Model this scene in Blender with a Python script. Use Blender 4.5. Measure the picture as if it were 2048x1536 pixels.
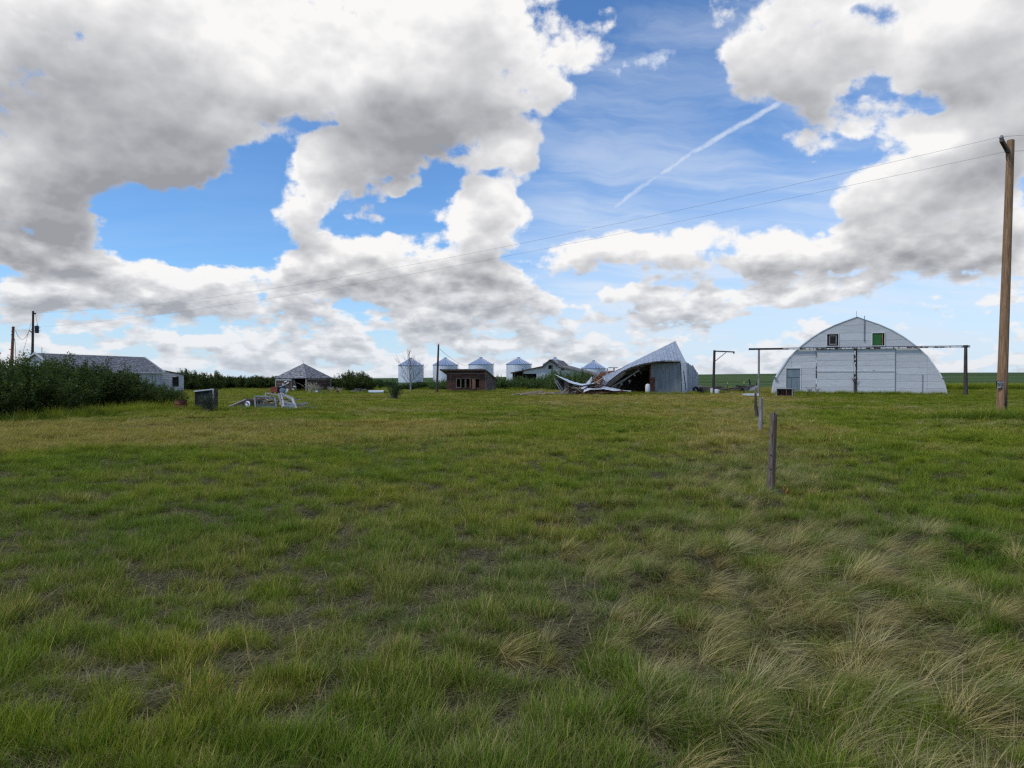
import bpy, math, random
import numpy as np
from mathutils import Vector, Matrix
for _o in list(bpy.data.objects): bpy.data.objects.remove(_o)
sc = bpy.context.scene
COL = sc.collection
R = math.radians
# ------------------------------------------------------------------ camera
F, H0, HY = 1420.0, 1.6, 752.0          # focal length in photo pixels, eye height, horizon row
PITCH = math.atan((768-HY)/F)
cd = bpy.data.cameras.new('camera'); cam = bpy.data.objects.new('camera', cd); COL.objects.link(cam)
cam.location = (0, 0, H0); cam.rotation_euler = (math.pi/2-PITCH, 0, 0)
cd.sensor_width = 36; cd.lens = F/2048*36; cd.clip_start = .05; cd.clip_end = 9000
sc.camera = cam
sc.view_settings.view_transform = 'Standard'; sc.view_settings.look = 'None'
sc.view_settings.exposure = 0.36; sc.view_settings.gamma = 1.0; sc.view_settings.use_curve_mapping = False
sc.cycles.use_denoising = False; sc.cycles.filter_width = 1.35
sc.cycles.max_bounces = 5; sc.cycles.diffuse_bounces = 3; sc.cycles.glossy_bounces = 2; sc.cycles.transmission_bounces = 3

# ------------------------------------------------------------------ node helper
class NT:
    def __init__(s, nt): s.t = nt; s.n = nt.nodes; s.l = nt.links
    def new(s, ty, **kw):
        n = s.n.new(ty)
        for k, v in kw.items(): setattr(n, k, v)
        return n
    def put(s, sock, v):
        if isinstance(v, bpy.types.NodeSocket): s.l.new(v, sock)
        elif v is not None: sock.default_value = v
    def m(s, op, a, b=None, c=None, clamp=False):
        n = s.new('ShaderNodeMath', operation=op, use_clamp=clamp)
        for i, v in enumerate((a, b, c)): s.put(n.inputs[i], v) if v is not None else None
        return n.outputs[0]
    def v(s, op, a, b=None, c=None):
        n = s.new('ShaderNodeVectorMath', operation=op)
        s.put(n.inputs[0], a)
        if op == 'SCALE': s.put(n.inputs[3], b)
        else:
            if b is not None: s.put(n.inputs[1], b)
            if c is not None: s.put(n.inputs[2], c)
        return n.outputs[1] if op in ('LENGTH', 'DOT_PRODUCT', 'DISTANCE') else n.outputs[0]
    def xyz(s, x, y, z):
        n = s.new('ShaderNodeCombineXYZ')
        for i, v in enumerate((x, y, z)): s.put(n.inputs[i], v)
        return n.outputs[0]
    def sep(s, v):
        n = s.new('ShaderNodeSeparateXYZ'); s.put(n.inputs[0], v); return n.outputs
    def noise(s, vec, scale, detail=4, rough=.55, dist=0, ty='FBM', lac=2.0, dims='3D', out=0):
        n = s.new('ShaderNodeTexNoise', noise_dimensions=dims, noise_type=ty)
        if vec is not None: s.put(n.inputs['Vector'], vec)
        s.put(n.inputs['Scale'], scale); s.put(n.inputs['Detail'], detail); s.put(n.inputs['Roughness'], rough)
        s.put(n.inputs['Distortion'], dist); s.put(n.inputs['Lacunarity'], lac)
        return n.outputs[out]
    def voro(s, vec, scale, detail=0, rough=.5, feat='F1', rnd=1, out=0, smooth=None, dims='3D'):
        n = s.new('ShaderNodeTexVoronoi', feature=feat, voronoi_dimensions=dims)
        if vec is not None: s.put(n.inputs['Vector'], vec)
        s.put(n.inputs['Scale'], scale); s.put(n.inputs['Detail'], detail); s.put(n.inputs['Roughness'], rough)
        s.put(n.inputs['Randomness'], rnd)
        if smooth is not None and 'Smoothness' in n.inputs: s.put(n.inputs['Smoothness'], smooth)
        return n.outputs[out]
    def ramp(s, f, a, b, c=0., d=1., smooth=True):
        n = s.new('ShaderNodeMapRange', interpolation_type='SMOOTHSTEP' if smooth else 'LINEAR')
        for i, v in enumerate((f, a, b, c, d)): s.put(n.inputs[i], v)
        return n.outputs[0]
    def mix(s, f, a, b, mode='MIX'):
        n = s.new('ShaderNodeMix', data_type='RGBA', blend_type=mode)
        s.put(n.inputs[0], f)
        s.put(n.inputs[6], a if isinstance(a, bpy.types.NodeSocket) else (*a[:3], 1))
        s.put(n.inputs[7], b if isinstance(b, bpy.types.NodeSocket) else (*b[:3], 1))
        return n.outputs[2]
def srgb(r, g, b):
    return tuple((c/12.92 if c <= .04045 else ((c+.055)/1.055)**2.4) for c in (r/255, g/255, b/255))

# ------------------------------------------------------------------ world: clear sky with a layer of broken cumulus
SUN_EL, SUN_AZ = 50., -115.            # azimuth clockwise from the view direction (+Y)
SKY_S = .1
def make_world():
    w = bpy.data.worlds.new('World'); sc.world = w; w.use_nodes = True
    t = NT(w.node_tree); t.n.clear()
    out = t.new('ShaderNodeOutputWorld'); bg = t.new('ShaderNodeBackground')
    t.l.new(bg.outputs[0], out.inputs[0]); bg.inputs[1].default_value = SKY_S*.80      # sky .080: exposure is a quarter stop up
    sky = t.new('ShaderNodeTexSky', sky_type='NISHITA', sun_disc=False)
    sky.sun_elevation = R(SUN_EL); sky.sun_rotation = R(SUN_AZ)
    sky.air_density = 1.0; sky.dust_density = .6; sky.ozone_density = 2.0; sky.altitude = 700
    tc = t.new('ShaderNodeTexCoord'); d = t.v('NORMALIZE', tc.outputs['Generated'])
    x, y, z = t.sep(d)
    A0 = t.m('ARCTAN2', x, y)
    E0 = t.m('ARCSINE', z)
    # gentle domain warp, wider higher up
    def pa(px, py):
        a = math.atan((px-1024)/F); return a, math.atan((HY-py)/F*math.cos(a))
    def blob_sum(A, E, lst):
        tot = None
        for (px, py, rx, ry, wt, rot) in lst:
            a, e = pa(px, py); cr, sr = math.cos(R(rot)), math.sin(R(rot))
            c0 = math.cos(a); rx_, ry_ = rx/F*c0*c0, ry/F*c0
            dx = t.m('SUBTRACT', A, a); dy = t.m('SUBTRACT', E, e)
            if rot:
                u = t.m('ADD', t.m('MULTIPLY', dx, cr/rx_), t.m('MULTIPLY', dy, sr/rx_))
                v = t.m('ADD', t.m('MULTIPLY', dx, -sr/ry_), t.m('MULTIPLY', dy, cr/ry_))
            else: u = t.m('MULTIPLY', dx, 1/rx_); v = t.m('MULTIPLY', dy, 1/ry_)
            r = t.v('LENGTH', t.xyz(u, v, 0))
            b = t.ramp(r, 1.45, .35, 0, wt)
            tot = b if tot is None else t.m('ADD', tot, b)
        return tot
    #      px    py   rx   ry   weight rot(deg, counter-clockwise)
    SHAPE = [
     (180, 130, 430, 210, .75, 0), (640,  70, 340, 150, .70, 0), (1010, 90, 215, 160, .62, 0), (420, 300, 120, 70, .3, 0),
     (380, 240, 210, 100, .40, 25), (70, 440, 140, 140, .50, 0), (120, 330, 260, 75, .35, 12),
     (740, 235, 165, 120, .58, 0), (690, 330, 130, 60, .50, 15), (600, 405, 95, 50, .50, 0),
     (1000, 345, 70, 110, .55, 0), (960, 440, 120, 60, .45, 0), (800, 520, 300, 80, .48, 0), (330, 570, 260, 60, .38, 0),
     (1440, 500, 215, 50, .42, 0), (1700, 80, 340, 130, .72, -8), (1960, 130, 170, 200, .60, 0),
     (1760, 330, 190, 95, .60, 0), (1860, 480, 260, 85, .55, 0), (1980, 330, 110, 140, .45, 0),
     (1380, 600, 170, 32, .40, 0), (1225, 575, 45, 30, .45, 0), (1120, 610, 60, 18, .25, 0), (1600, 600, 60, 20, .28, 0), (1850, 640, 90, 18, .3, 0), (1440, 740, 90, 14, .2, 0), (415, 430, 55, 34, .34, 0), (800, 385, 50, 20, .5, 10), (1000, 595, 150, 38, .35, 0), (1330, 640, 110, 22, .25, 0), (1150, 465, 50, 45, .22, 0),
     # gaps of blue
     (400, 440, 185, 80, -.62, -8), (510, 350, 90, 70, -.45, 0), (600, 215, 62, 55, -.50, 0), (885, 385, 75, 40, -.45, 15),
     (1290, 90, 62, 130, -.70, 0), (1300, 320, 185, 125, -.9, 10), (1130, 400, 80, 60, -.45, 0), (1120, 330, 60, 110, -.45, 0), (1500, 380, 110, 60, -.45, 20),
     (1480, 250, 100, 60, -.35, 0), (1180, 610, 120, 22, -.30, 0), (1010, 220, 45, 25, -.35, 0),
     (1880, 200, 70, 26, -.45, -8), (1700, 660, 420, 50, -.34, 0), (180, 630, 90, 14, -.25, 0), (930, 660, 110, 14, -.22, 0), (1160, 560, 120, 30, -.2, 0),
    ]
    SHADE = [(110, 250, 330, 95, -.34, 8), (120, 495, 170, 55, -.42, 0), (740, 300, 150, 90, -.10, 0), (800, 560, 260, 30, -.22, 0), (1850, 510, 230, 60, -.30, 0),
     (1640, 50, 190, 60, -.20, 0), (1440, 545, 180, 22, -.25, 0), (330, 625, 250, 22, -.18, 0), (60, 90, 200, 90, -.12, 0), (1960, 320, 90, 60, -.22, 0),
     (230, 345, 250, 40, .26, -10), (640, 120, 260, 60, .12, 0), (1130, 110, 120, 130, .30, 0), (620, 400, 90, 50, .26, 0), (980, 340, 80, 90, .24, 0), (780, 480, 260, 30, .16, 0),
     (1800, 330, 190, 80, .22, 0), (1880, 180, 200, 60, .18, 0), (1440, 480, 220, 24, .18, 0), (470, 250, 70, 40, .15, 0)]
    warpv = t.v('SUBTRACT', t.noise(d, 7.0, 3, .55, out=1), (.5, .5, .5))
    wx, wy, wz = t.sep(warpv)
    amp = t.m('MULTIPLY_ADD', E0, .22, .03)
    A = t.m('MULTIPLY_ADD', wx, amp, A0); E = t.m('MULTIPLY_ADD', wy, t.m('MULTIPLY', amp, .8), E0)
    shp = blob_sum(A, E, SHAPE)
    hi = t.ramp(z, .05, .26)
    def tex(zoff):
        zz = t.m('ADD', z, .13+zoff); zz = t.m('MAXIMUM', zz, .05)
        p = t.xyz(t.m('DIVIDE', x, zz), t.m('MULTIPLY', t.m('DIVIDE', y, zz), .62), 0.)
        p = t.v('ADD', p, (11.3, 4.7, 0))
        big = t.noise(p, 1.6, 4, .5, dims='2D')
        dd = t.v('ADD', d, (0, 0, zoff*1.3))
        fa = t.noise(t.v('MULTIPLY', dd, (1, 1, 1.35)), 6.5, 9, .58, dist=.15)
        fb = t.noise(t.v('MULTIPLY', dd, (1, 1, 2.2)), 25.0, 6, .58, dist=.15)
        bil = t.voro(t.v('MULTIPLY', dd, (1, 1, 1.5)), 13.0, 2.5, .62)
        fine = t.m('ADD', t.m('MULTIPLY', fa, t.m('MULTIPLY_ADD', hi, .7, .3)), t.m('MULTIPLY', fb, t.m('MULTIPLY_ADD', hi, -.7, .7)))
        r = t.m('MULTIPLY_ADD', big, 1.0, -.5)
        r = t.m('ADD', r, t.m('MULTIPLY_ADD', fine, 2.15, -1.075))
        return t.m('SUBTRACT', r, t.m('MULTIPLY_ADD', bil, .55, -.24))
    n0 = tex(0.); n1 = tex(.012)
    cover = t.ramp(z, .0, .24, .68, .21)      # closer cover of low cloud near the skyline
    dens = t.m('ADD', t.m('ADD', n0, shp), cover)
    # sunlit side: less cloud just above means a lit top
    grad = t.m('SUBTRACT', n0, n1)
    alpha = t.ramp(t.m('ADD', t.m('MULTIPLY', dens, t.ramp(z, .12, .40, 1., .78)), t.m('MULTIPLY_ADD', t.noise(d, 24, 6, .68), .62, -.31)), -.01, .25)
    thick = t.ramp(dens, .10, 1.7, 0, 1.25, False)
    shp_up = blob_sum(A, t.m('ADD', E, t.m('MULTIPLY_ADD', E0, .14, .012)), SHAPE)
    sg = t.m('SUBTRACT', shp, shp_up)
    lit = t.m('ADD', t.m('MULTIPLY', grad, t.ramp(z, .03, .30, 1.35, .50)), t.m('MULTIPLY', sg, .85))
    lit = t.m('ADD', lit, .72)
    lit = t.m('SUBTRACT', lit, t.m('MULTIPLY', thick, .46))
    lit = t.m('ADD', lit, t.ramp(dens, .42, .02, 0, .30))
    soft = t.noise(t.v('MULTIPLY', d, (1, 1, 1.6)), 4.0, 5, .5, dist=.3)
    lit = t.m('MULTIPLY_ADD', t.m('SUBTRACT', soft, .5), .95, lit)
    lit = t.m('ADD', lit, t.m('MULTIPLY', blob_sum(A, E, SHADE), .8))
    cr = t.new('ShaderNodeValToRGB'); t.put(cr.inputs[0], lit)
    el = cr.color_ramp.elements
    for i, (ps, c) in enumerate(((0, (154, 156, 162)), (.25, (178, 179, 183)), (.5, (200, 201, 204)), (.75, (222, 222, 224)), (1, (247, 246, 245)))):
        e_ = el[i] if i < 2 else el.new(ps)
        e_.position = ps; e_.color = (*srgb(*c), 1)
    el[1].position = .25
    c3 = cr.outputs[0]
    # low cloud is seen through more air
    c4 = t.mix(t.ramp(z, .14, -.01, 0, .50, False), c3, srgb(205, 217, 232))
    k = 1/SKY_S
    cl = t.v('SCALE', c4, k)
    # clear air: nishita, a little brighter, with thin high cirrus
    base = t.v('MULTIPLY', sky.outputs[0], (SKY_BLUE[0], SKY_BLUE[1], SKY_BLUE[2]))
    zc = t.m('MAXIMUM', t.m('ADD', z, .2), .05)
    cp = t.xyz(t.m('DIVIDE', x, zc), t.m('DIVIDE', y, zc), 0)
    cp2 = t.v('MULTIPLY', t.v('ADD', cp, t.v('SCALE', warpv, .25)), (.9, 3.2, 1))
    cir = t.noise(cp2, 1.3, 6, .6, dist=.3)
    west = t.ramp(A0, -.12, .12)
    cir = t.m('MULTIPLY', t.ramp(cir, .38, .72), t.m('MULTIPLY_ADD', west, .34, .06))
    low = t.ramp(z, .36, .08, 0, .45)
    cir = t.m('ADD', cir, t.m('MULTIPLY', low, west), clamp=True)
    # contrail: thin drifting line
    a0, e0 = pa(1568, 203); a1, e1 = pa(1213, 427)
    L = math.hypot(a1-a0, e1-e0); ux, uy = (a1-a0)/L, (e1-e0)/L
    dx = t.m('SUBTRACT', A0, a0); dy = t.m('SUBTRACT', E0, e0)
    s = t.m('ADD', t.m('MULTIPLY', dx, ux), t.m('MULTIPLY', dy, uy))
    q = t.m('ADD', t.m('MULTIPLY', dx, -uy), t.m('MULTIPLY', dy, ux))
    sn = t.m('DIVIDE', s, L)
    bow = t.m('MULTIPLY', t.m('MULTIPLY', sn, t.m('SUBTRACT', 1.0, sn)), .035)
    wob = t.m('MULTIPLY', t.m('SUBTRACT', t.noise(d, 60, 3, .6), .5), .007)
    q = t.m('ABSOLUTE', t.m('ADD', t.m('ADD', q, bow), wob))
    tr = t.m('MULTIPLY', t.ramp(q, .0062, .0004), t.m('MULTIPLY', t.ramp(sn, -.03, .06), t.ramp(sn, 1.03, .93)))
    tr = t.m('MULTIPLY', tr, t.ramp(t.noise(d, 70, 4, .6), .3, .6, .35, .65))
    # a second, torn contrail end beside the top cloud
    a0, e0 = pa(1360, 112); a1, e1 = pa(1190, 150)
    L = math.hypot(a1-a0, e1-e0); ux, uy = (a1-a0)/L, (e1-e0)/L
    dx = t.m('SUBTRACT', A0, a0); dy = t.m('SUBTRACT', E0, e0)
    sn = t.m('DIVIDE', t.m('ADD', t.m('MULTIPLY', dx, ux), t.m('MULTIPLY', dy, uy)), L)
    q = t.m('ABSOLUTE', t.m('ADD', t.m('ADD', t.m('MULTIPLY', dx, -uy), t.m('MULTIPLY', dy, ux)), t.m('MULTIPLY', wob, 3)))
    t2 = t.m('MULTIPLY', t.ramp(q, .016, .002), t.m('MULTIPLY', t.ramp(sn, -.05, .2), t.ramp(sn, 1.1, .7)))
    t2 = t.m('MULTIPLY', t2, t.ramp(t.noise(d, 45, 6, .65), .36, .66, 0, .7))
    cir = t.m('MAXIMUM', cir, t.m('MAXIMUM', tr, t2))
    blue = t.mix(cir, base, tuple(c*k for c in srgb(226, 234, 245)))
    blue = t.mix(t.ramp(z, .16, -.02, 0, .8), blue, tuple(c*k for c in srgb(208, 224, 242)))
    fin = t.mix(alpha, blue, cl)
    # below the skyline: dull field green, never seen
    fin = t.mix(t.ramp(z, -.01, -.03), fin, tuple(c*k for c in srgb(80, 92, 55)))
    t.l.new(fin, bg.inputs[0])
    w.cycles.sampling_method = 'NONE'
SKY_BLUE = (.84, 1.24, 1.62)
make_world()
sl = bpy.data.lights.new('sun', 'SUN'); sl.energy = 1.5; sl.angle = R(10); sl.color = (1, .96, .9)
so = bpy.data.objects.new('sun', sl); COL.objects.link(so)
_a, _e = R(SUN_AZ), R(SUN_EL)
so.rotation_euler = Vector((math.sin(_a)*math.cos(_e), math.cos(_a)*math.cos(_e), math.sin(_e))).to_track_quat('Z', 'Y').to_euler()

# ================================================================== materials
def material(name):
    m = bpy.data.materials.new(name); m.use_nodes = True
    t = NT(m.node_tree); b = t.n['Principled BSDF']
    return m, t, b
def mat(name, c1, c2, scale=(1, 1, 1), ns=6., rough=.85, metal=0., detail=6, lo=.35, hi=.65, patch=None, patch_s=2., patch_t=(.55, .62),
        streak=None, streak_s=(8, 8, 1.), bump=.15, bump_s=8., rnd=.0, spec=.3):
    """noise-mixed colour, optional patches of a third colour (peeled paint, rust), relief, and a little change from piece to piece"""
    m, t, b = material(name)
    tc = t.new('ShaderNodeTexCoord').outputs['Object']
    oi = t.new('ShaderNodeObjectInfo')
    off = t.v('SCALE', t.xyz(oi.outputs['Random'], oi.outputs['Random'], oi.outputs['Random']), 17. if rnd else 0.)
    p = t.v('ADD', t.v('MULTIPLY', tc, scale), off)
    col = t.mix(t.ramp(t.noise(p, ns, detail, .6), lo, hi), c1, c2)
    if patch:
        n = t.noise(t.v('ADD', t.v('MULTIPLY', tc, streak_s if streak else scale), off), patch_s, 7, .65)
        col = t.mix(t.ramp(n, *patch_t), col, patch)
    if streak:
        n = t.noise(t.v('MULTIPLY', tc, streak_s), 3.0, 5, .6)
        col = t.mix(t.ramp(n, .52, .72, 0, .8), col, streak)
    if rnd:
        k = t.m('MULTIPLY_ADD', oi.outputs['Random'], 2*rnd, 1-rnd)
        col = t.v('SCALE', col, k)
    t.put(b.inputs['Base Color'], col)
    b.inputs['Roughness'].default_value = rough; b.inputs['Metallic'].default_value = metal
    b.inputs['Specular IOR Level'].default_value = spec
    if bump:
        bn = t.new('ShaderNodeBump'); bn.inputs['Strength'].default_value = bump; bn.inputs['Distance'].default_value = .02
        t.put(bn.inputs['Height'], t.noise(t.v('MULTIPLY', tc, scale), bump_s, 5, .6)); t.put(b.inputs['Normal'], bn.outputs[0])
    return m
M = {}
M['white_board'] = mat('white_board', (.52, .52, .52), (.60, .60, .605), (1, 1, 9), 1.6, patch=(.43, .44, .45), patch_s=2.2, patch_t=(.60, .72), streak=(.46, .47, .48), streak_s=(.4, .4, 6), bump=.12, bump_s=2, rnd=.06)
M['white_paint'] = mat('white_paint', (.55, .55, .55), (.66, .66, .66), ns=4, patch=(.30, .26, .22), patch_t=(.6, .68), rnd=.05)
M['white_metal'] = mat('white_metal', (.60, .63, .66), (.74, .76, .78), ns=2, rough=.45, metal=.1, bump=.05, patch=(.40, .41, .42), patch_t=(.62, .75), patch_s=1.2)
M['peeling'] = mat('peeling', (.075, .045, .036), (.14, .09, .07), (1, 1, 6), 3, patch=(.45, .43, .40), patch_s=1.7, patch_t=(.62, .66), rnd=.2, bump=.5)
M['peeling_post'] = mat('peeling_post', (.05, .035, .03), (.09, .07, .06), (1, 1, .6), 3, patch=(.70, .70, .70), patch_s=2.6, patch_t=(.47, .50), bump=.5)
M['red_board'] = mat('red_board', (.060, .027, .021), (.125, .056, .040), (.7, .7, 12), 2.2, patch=(.16, .11, .085), patch_s=1.6, patch_t=(.56, .70), rnd=.25, bump=.6)
M['brown_board'] = mat('brown_board', (.09, .065, .05), (.19, .145, .11), (.7, .7, 12), 2.2, rnd=.25, bump=.6)
M['old_wood'] = mat('old_wood', (.17, .15, .135), (.30, .275, .25), (3, 3, .7), 4, rough=.9, rnd=.25, bump=.6)
M['fresh_wood'] = mat('fresh_wood', (.34, .24, .15), (.50, .38, .25), (2, 2, 2), 3, rough=.85, rnd=.3, bump=.4)
M['rust_wood'] = mat('rust_wood', (.13, .055, .035), (.25, .115, .07), (2, 2, 2), 3, rough=.9, rnd=.35, bump=.5)
M['dark_wood'] = mat('dark_wood', (.045, .034, .03), (.10, .08, .068), (3, 3, .6), 4, rough=.9, rnd=.25, bump=.6)
M['post_wood'] = mat('post_wood', (.11, .090, .070), (.27, .225, .175), (14, 14, .8), 3, rough=.95, patch=(.17, .080, .045), patch_s=1.5, patch_t=(.47, .60), streak=(.035, .028, .024), streak_s=(26, 26, 1.4), bump=1., bump_s=5)
M['galv'] = mat('galv', (.30, .33, .37), (.42, .45, .49), (1, 1, .5), 2.5, rough=.55, metal=.2, bump=.08, patch=(.30, .30, .30), patch_s=1.4, patch_t=(.6, .75), rnd=.06)
M['galv_dark'] = mat('galv_dark', (.17, .19, .20), (.24, .26, .275), (1, 1, .35), 2.5, rough=.55, metal=.2, bump=.1, patch=(.20, .13, .11), patch_s=.9, patch_t=(.66, .74), rnd=.05)
M['bin_metal'] = mat('bin_metal', (.60, .62, .65), (.72, .74, .77), (1, 1, 4), 1.2, rough=.45, metal=.2, bump=.05)
M['bin_roof'] = mat('bin_roof', (.22, .29, .42), (.34, .42, .56), (1, 1, 1), 1.2, rough=.45, metal=.3, bump=.05)
M['rust'] = mat('rust', (.10, .035, .02), (.24, .09, .05), ns=5, rough=.9, bump=.5, patch=(.05, .03, .025), patch_s=3, patch_t=(.55, .7))
M['red_paint'] = mat('red_paint', (.22, .045, .03), (.34, .085, .06), ns=5, rough=.75, bump=.3, patch=(.12, .05, .035), patch_s=3)
M['dark_metal'] = mat('dark_metal', (.018, .018, .02), (.05, .048, .048), ns=5, rough=.6, bump=.3)
M['grey_metal'] = mat('grey_metal', (.14, .15, .16), (.24, .25, .26), ns=5, rough=.5, metal=.3, bump=.1)
M['black'] = mat('black', (.012, .012, .013), (.025, .024, .024), ns=9, rough=.8)
M['rubber'] = mat('rubber', (.015, .015, .015), (.035, .032, .03), ns=9, rough=.8)
M['char'] = mat('char', (.022, .019, .017), (.085, .072, .062), (2, 2, 2), 4, rough=.95, rnd=.4, bump=.8)
M['plastic_white'] = mat('plastic_white', (.62, .62, .60), (.72, .72, .70), ns=3, rough=.5, bump=.05)
M['navy'] = mat('navy', (.014, .025, .085), (.02, .035, .12), ns=3, rough=.4, bump=0)
M['green_panel'] = mat('green_panel', (.030, .115, .028), (.040, .145, .035), ns=3, rough=.6, bump=.1)
M['grey_door'] = mat('grey_door', (.17, .21, .235), (.21, .25, .275), (1, 1, .4), 3, rough=.6, bump=.1)
M['blue_grey'] = mat('blue_grey', (.12, .16, .21), (.30, .34, .37), (1, 1, 1), 2.5, rough=.5, patch=(.06, .09, .08), patch_s=2, patch_t=(.5, .65))
M['grey_paint'] = mat('grey_paint', (.27, .265, .25), (.42, .41, .39), (2, 2, 2), 4, rough=.8, patch=(.17, .15, .13), patch_s=3, patch_t=(.55, .65), rnd=.12)
M['blue_boards'] = mat('blue_boards', (.34, .37, .40), (.50, .53, .56), (3, 3, .6), 3, rough=.85, rnd=.25, bump=.5)
M['orange_wood'] = mat('orange_wood', (.24, .11, .05), (.38, .19, .09), (1, 1, 1), 3, rough=.8)
M['ceramic'] = mat('ceramic', (.16, .17, .20), (.22, .23, .27), ns=2, rough=.15, bump=0, spec=.6)
M['bark'] = mat('bark', (.10, .085, .07), (.19, .165, .14), (6, 6, 1), 4, rough=.95)
M['pale_stem'] = mat('pale_stem', (.42, .36, .25), (.55, .48, .35), ns=3, rough=.9, bump=0)
M['grey_bark'] = mat('grey_bark', (.20, .18, .165), (.33, .30, .28), (6, 6, 1), 4, rough=.95)
def shingle_mat(name, c1, c2, c3):
    m, t, b = material(name)
    tc = t.new('ShaderNodeTexCoord').outputs['UV']
    br = t.new('ShaderNodeTexBrick'); br.offset = .5
    t.put(br.inputs['Vector'], t.v('ADD', tc, t.v('SCALE', t.noise(tc, 1.1, 3, .6, out=1), .05)))
    br.inputs['Scale'].default_value = 1.; br.inputs['Brick Width'].default_value = .34; br.inputs['Row Height'].default_value = .2
    br.inputs['Mortar Size'].default_value = .012; br.inputs['Mortar Smooth'].default_value = .3; br.inputs['Bias'].default_value = 0
    br.inputs['Color1'].default_value = (*c1, 1); br.inputs['Color2'].default_value = (*c2, 1); br.inputs['Mortar'].default_value = (.05, .048, .05, 1)
    col = t.mix(t.ramp(t.noise(t.v('MULTIPLY', tc, (1.6, 3.2, 1)), 1.9, 5, .72), .48, .56), br.outputs[0], c3)
    col = t.mix(t.ramp(t.noise(t.v('MULTIPLY', tc, (2.0, 4.5, 1)), 1.1, 4, .7), .55, .62, 0, .9), col, (.05, .045, .05))
    t.put(b.inputs['Base Color'], col); b.inputs['Roughness'].default_value = .9
    bn = t.new('ShaderNodeBump'); bn.inputs['Strength'].default_value = .8; bn.inputs['Distance'].default_value = .03
    t.put(bn.inputs['Height'], t.noise(tc, 7, 4, .7)); t.put(b.inputs['Normal'], bn.outputs[0])
    return m
M['shingle'] = shingle_mat('shingle', (.10, .095, .095), (.20, .19, .19), (.33, .32, .32))
M['shingle_brown'] = shingle_mat('shingle_brown', (.115, .10, .09), (.19, .17, .155), (.26, .24, .22))

# pole: yellow-brown wood with dark streaks, charred foot
def pole_mat():
    m, t, b = material('pole_wood')
    tc = t.new('ShaderNodeTexCoord').outputs['Object']
    x, y, z = t.sep(tc)
    g = t.noise(t.v('MULTIPLY', tc, (9, 9, .5)), 3, 6, .62)
    col = t.mix(t.ramp(g, .3, .7), (.19, .095, .042), (.38, .225, .115))
    col = t.mix(t.ramp(t.noise(t.v('MULTIPLY', tc, (16, 16, .35)), 2, 4, .6), .57, .66, 0, .8), col, (.09, .042, .022))
    col = t.mix(t.ramp(t.noise(t.v('MULTIPLY', tc, (5, 5, 4)), 3, 3, .5), .66, .72, 0, .8), col, (.06, .03, .018))
    ch = t.m('MULTIPLY', t.ramp(z, 1.45, .5), t.ramp(t.m('ADD', x, t.m('MULTIPLY', t.m('SUBTRACT', t.noise(tc, 6, 5, .7), .5), .35)), -.03, .05))
    ch = t.m('MULTIPLY', ch, t.ramp(z, .05, .2, .35, 1))
    col = t.mix(t.m('MULTIPLY', ch, .93), col, (.018, .012, .009))
    t.put(b.inputs['Base Color'], col); b.inputs['Roughness'].default_value = .8
    bn = t.new('ShaderNodeBump'); bn.inputs['Strength'].default_value = .7; bn.inputs['Distance'].default_value = .02
    t.put(bn.inputs['Height'], g); t.put(b.inputs['Normal'], bn.outputs[0])
    return m
M['pole_wood'] = pole_mat()
def leaf_mat(name, c1, c2, c3, trans=.3):
    m, t, b = material(name)
    t.n.remove(b); out = t.n['Material Output']
    at = t.new('ShaderNodeAttribute', attribute_name='rnd')
    oi = t.new('ShaderNodeObjectInfo')
    col = t.mix(at.outputs['Fac'], c1, c2)
    tc = t.new('ShaderNodeTexCoord').outputs['Object']
    col = t.mix(t.ramp(t.noise(tc, 1.6, 3, .6), .45, .7, 0, .8), col, c3)
    col = t.v('SCALE', col, t.m('MULTIPLY', t.m('MULTIPLY_ADD', oi.outputs['Random'], .35, .83), t.ramp(t.noise(tc, 2.6, 4, .65), .35, .68, .55, 1.75)))
    d = t.new('ShaderNodeBsdfDiffuse'); tr = t.new('ShaderNodeBsdfTranslucent'); gl = t.new('ShaderNodeBsdfGlossy')
    t.put(d.inputs[0], col); t.put(tr.inputs[0], t.v('MULTIPLY', col, (1.1, 1.25, .7))); gl.inputs['Roughness'].default_value = .45
    gl.inputs['Color'].default_value = (.5, .55, .55, 1)
    m1 = t.new('ShaderNodeMixShader'); m1.inputs[0].default_value = trans; t.l.new(d.outputs[0], m1.inputs[1]); t.l.new(tr.outputs[0], m1.inputs[2])
    m2 = t.new('ShaderNodeMixShader'); m2.inputs[0].default_value = .025; t.l.new(m1.outputs[0], m2.inputs[1]); t.l.new(gl.outputs[0], m2.inputs[2])
    t.l.new(m2.outputs[0], out.inputs[0])
    return m
M['leaf_dark'] = leaf_mat('leaf_dark', (.042, .060, .012), (.105, .138, .030), (.060, .086, .018))
M['leaf_mid'] = leaf_mat('leaf_mid', (.030, .058, .016), (.070, .115, .034), (.045, .080, .022))
M['leaf_light'] = leaf_mat('leaf_light', (.070, .115, .030), (.155, .205, .062), (.105, .150, .045))
M['leaf_grey'] = leaf_mat('leaf_grey', (.050, .065, .038), (.095, .115, .070), (.065, .080, .045))

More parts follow.
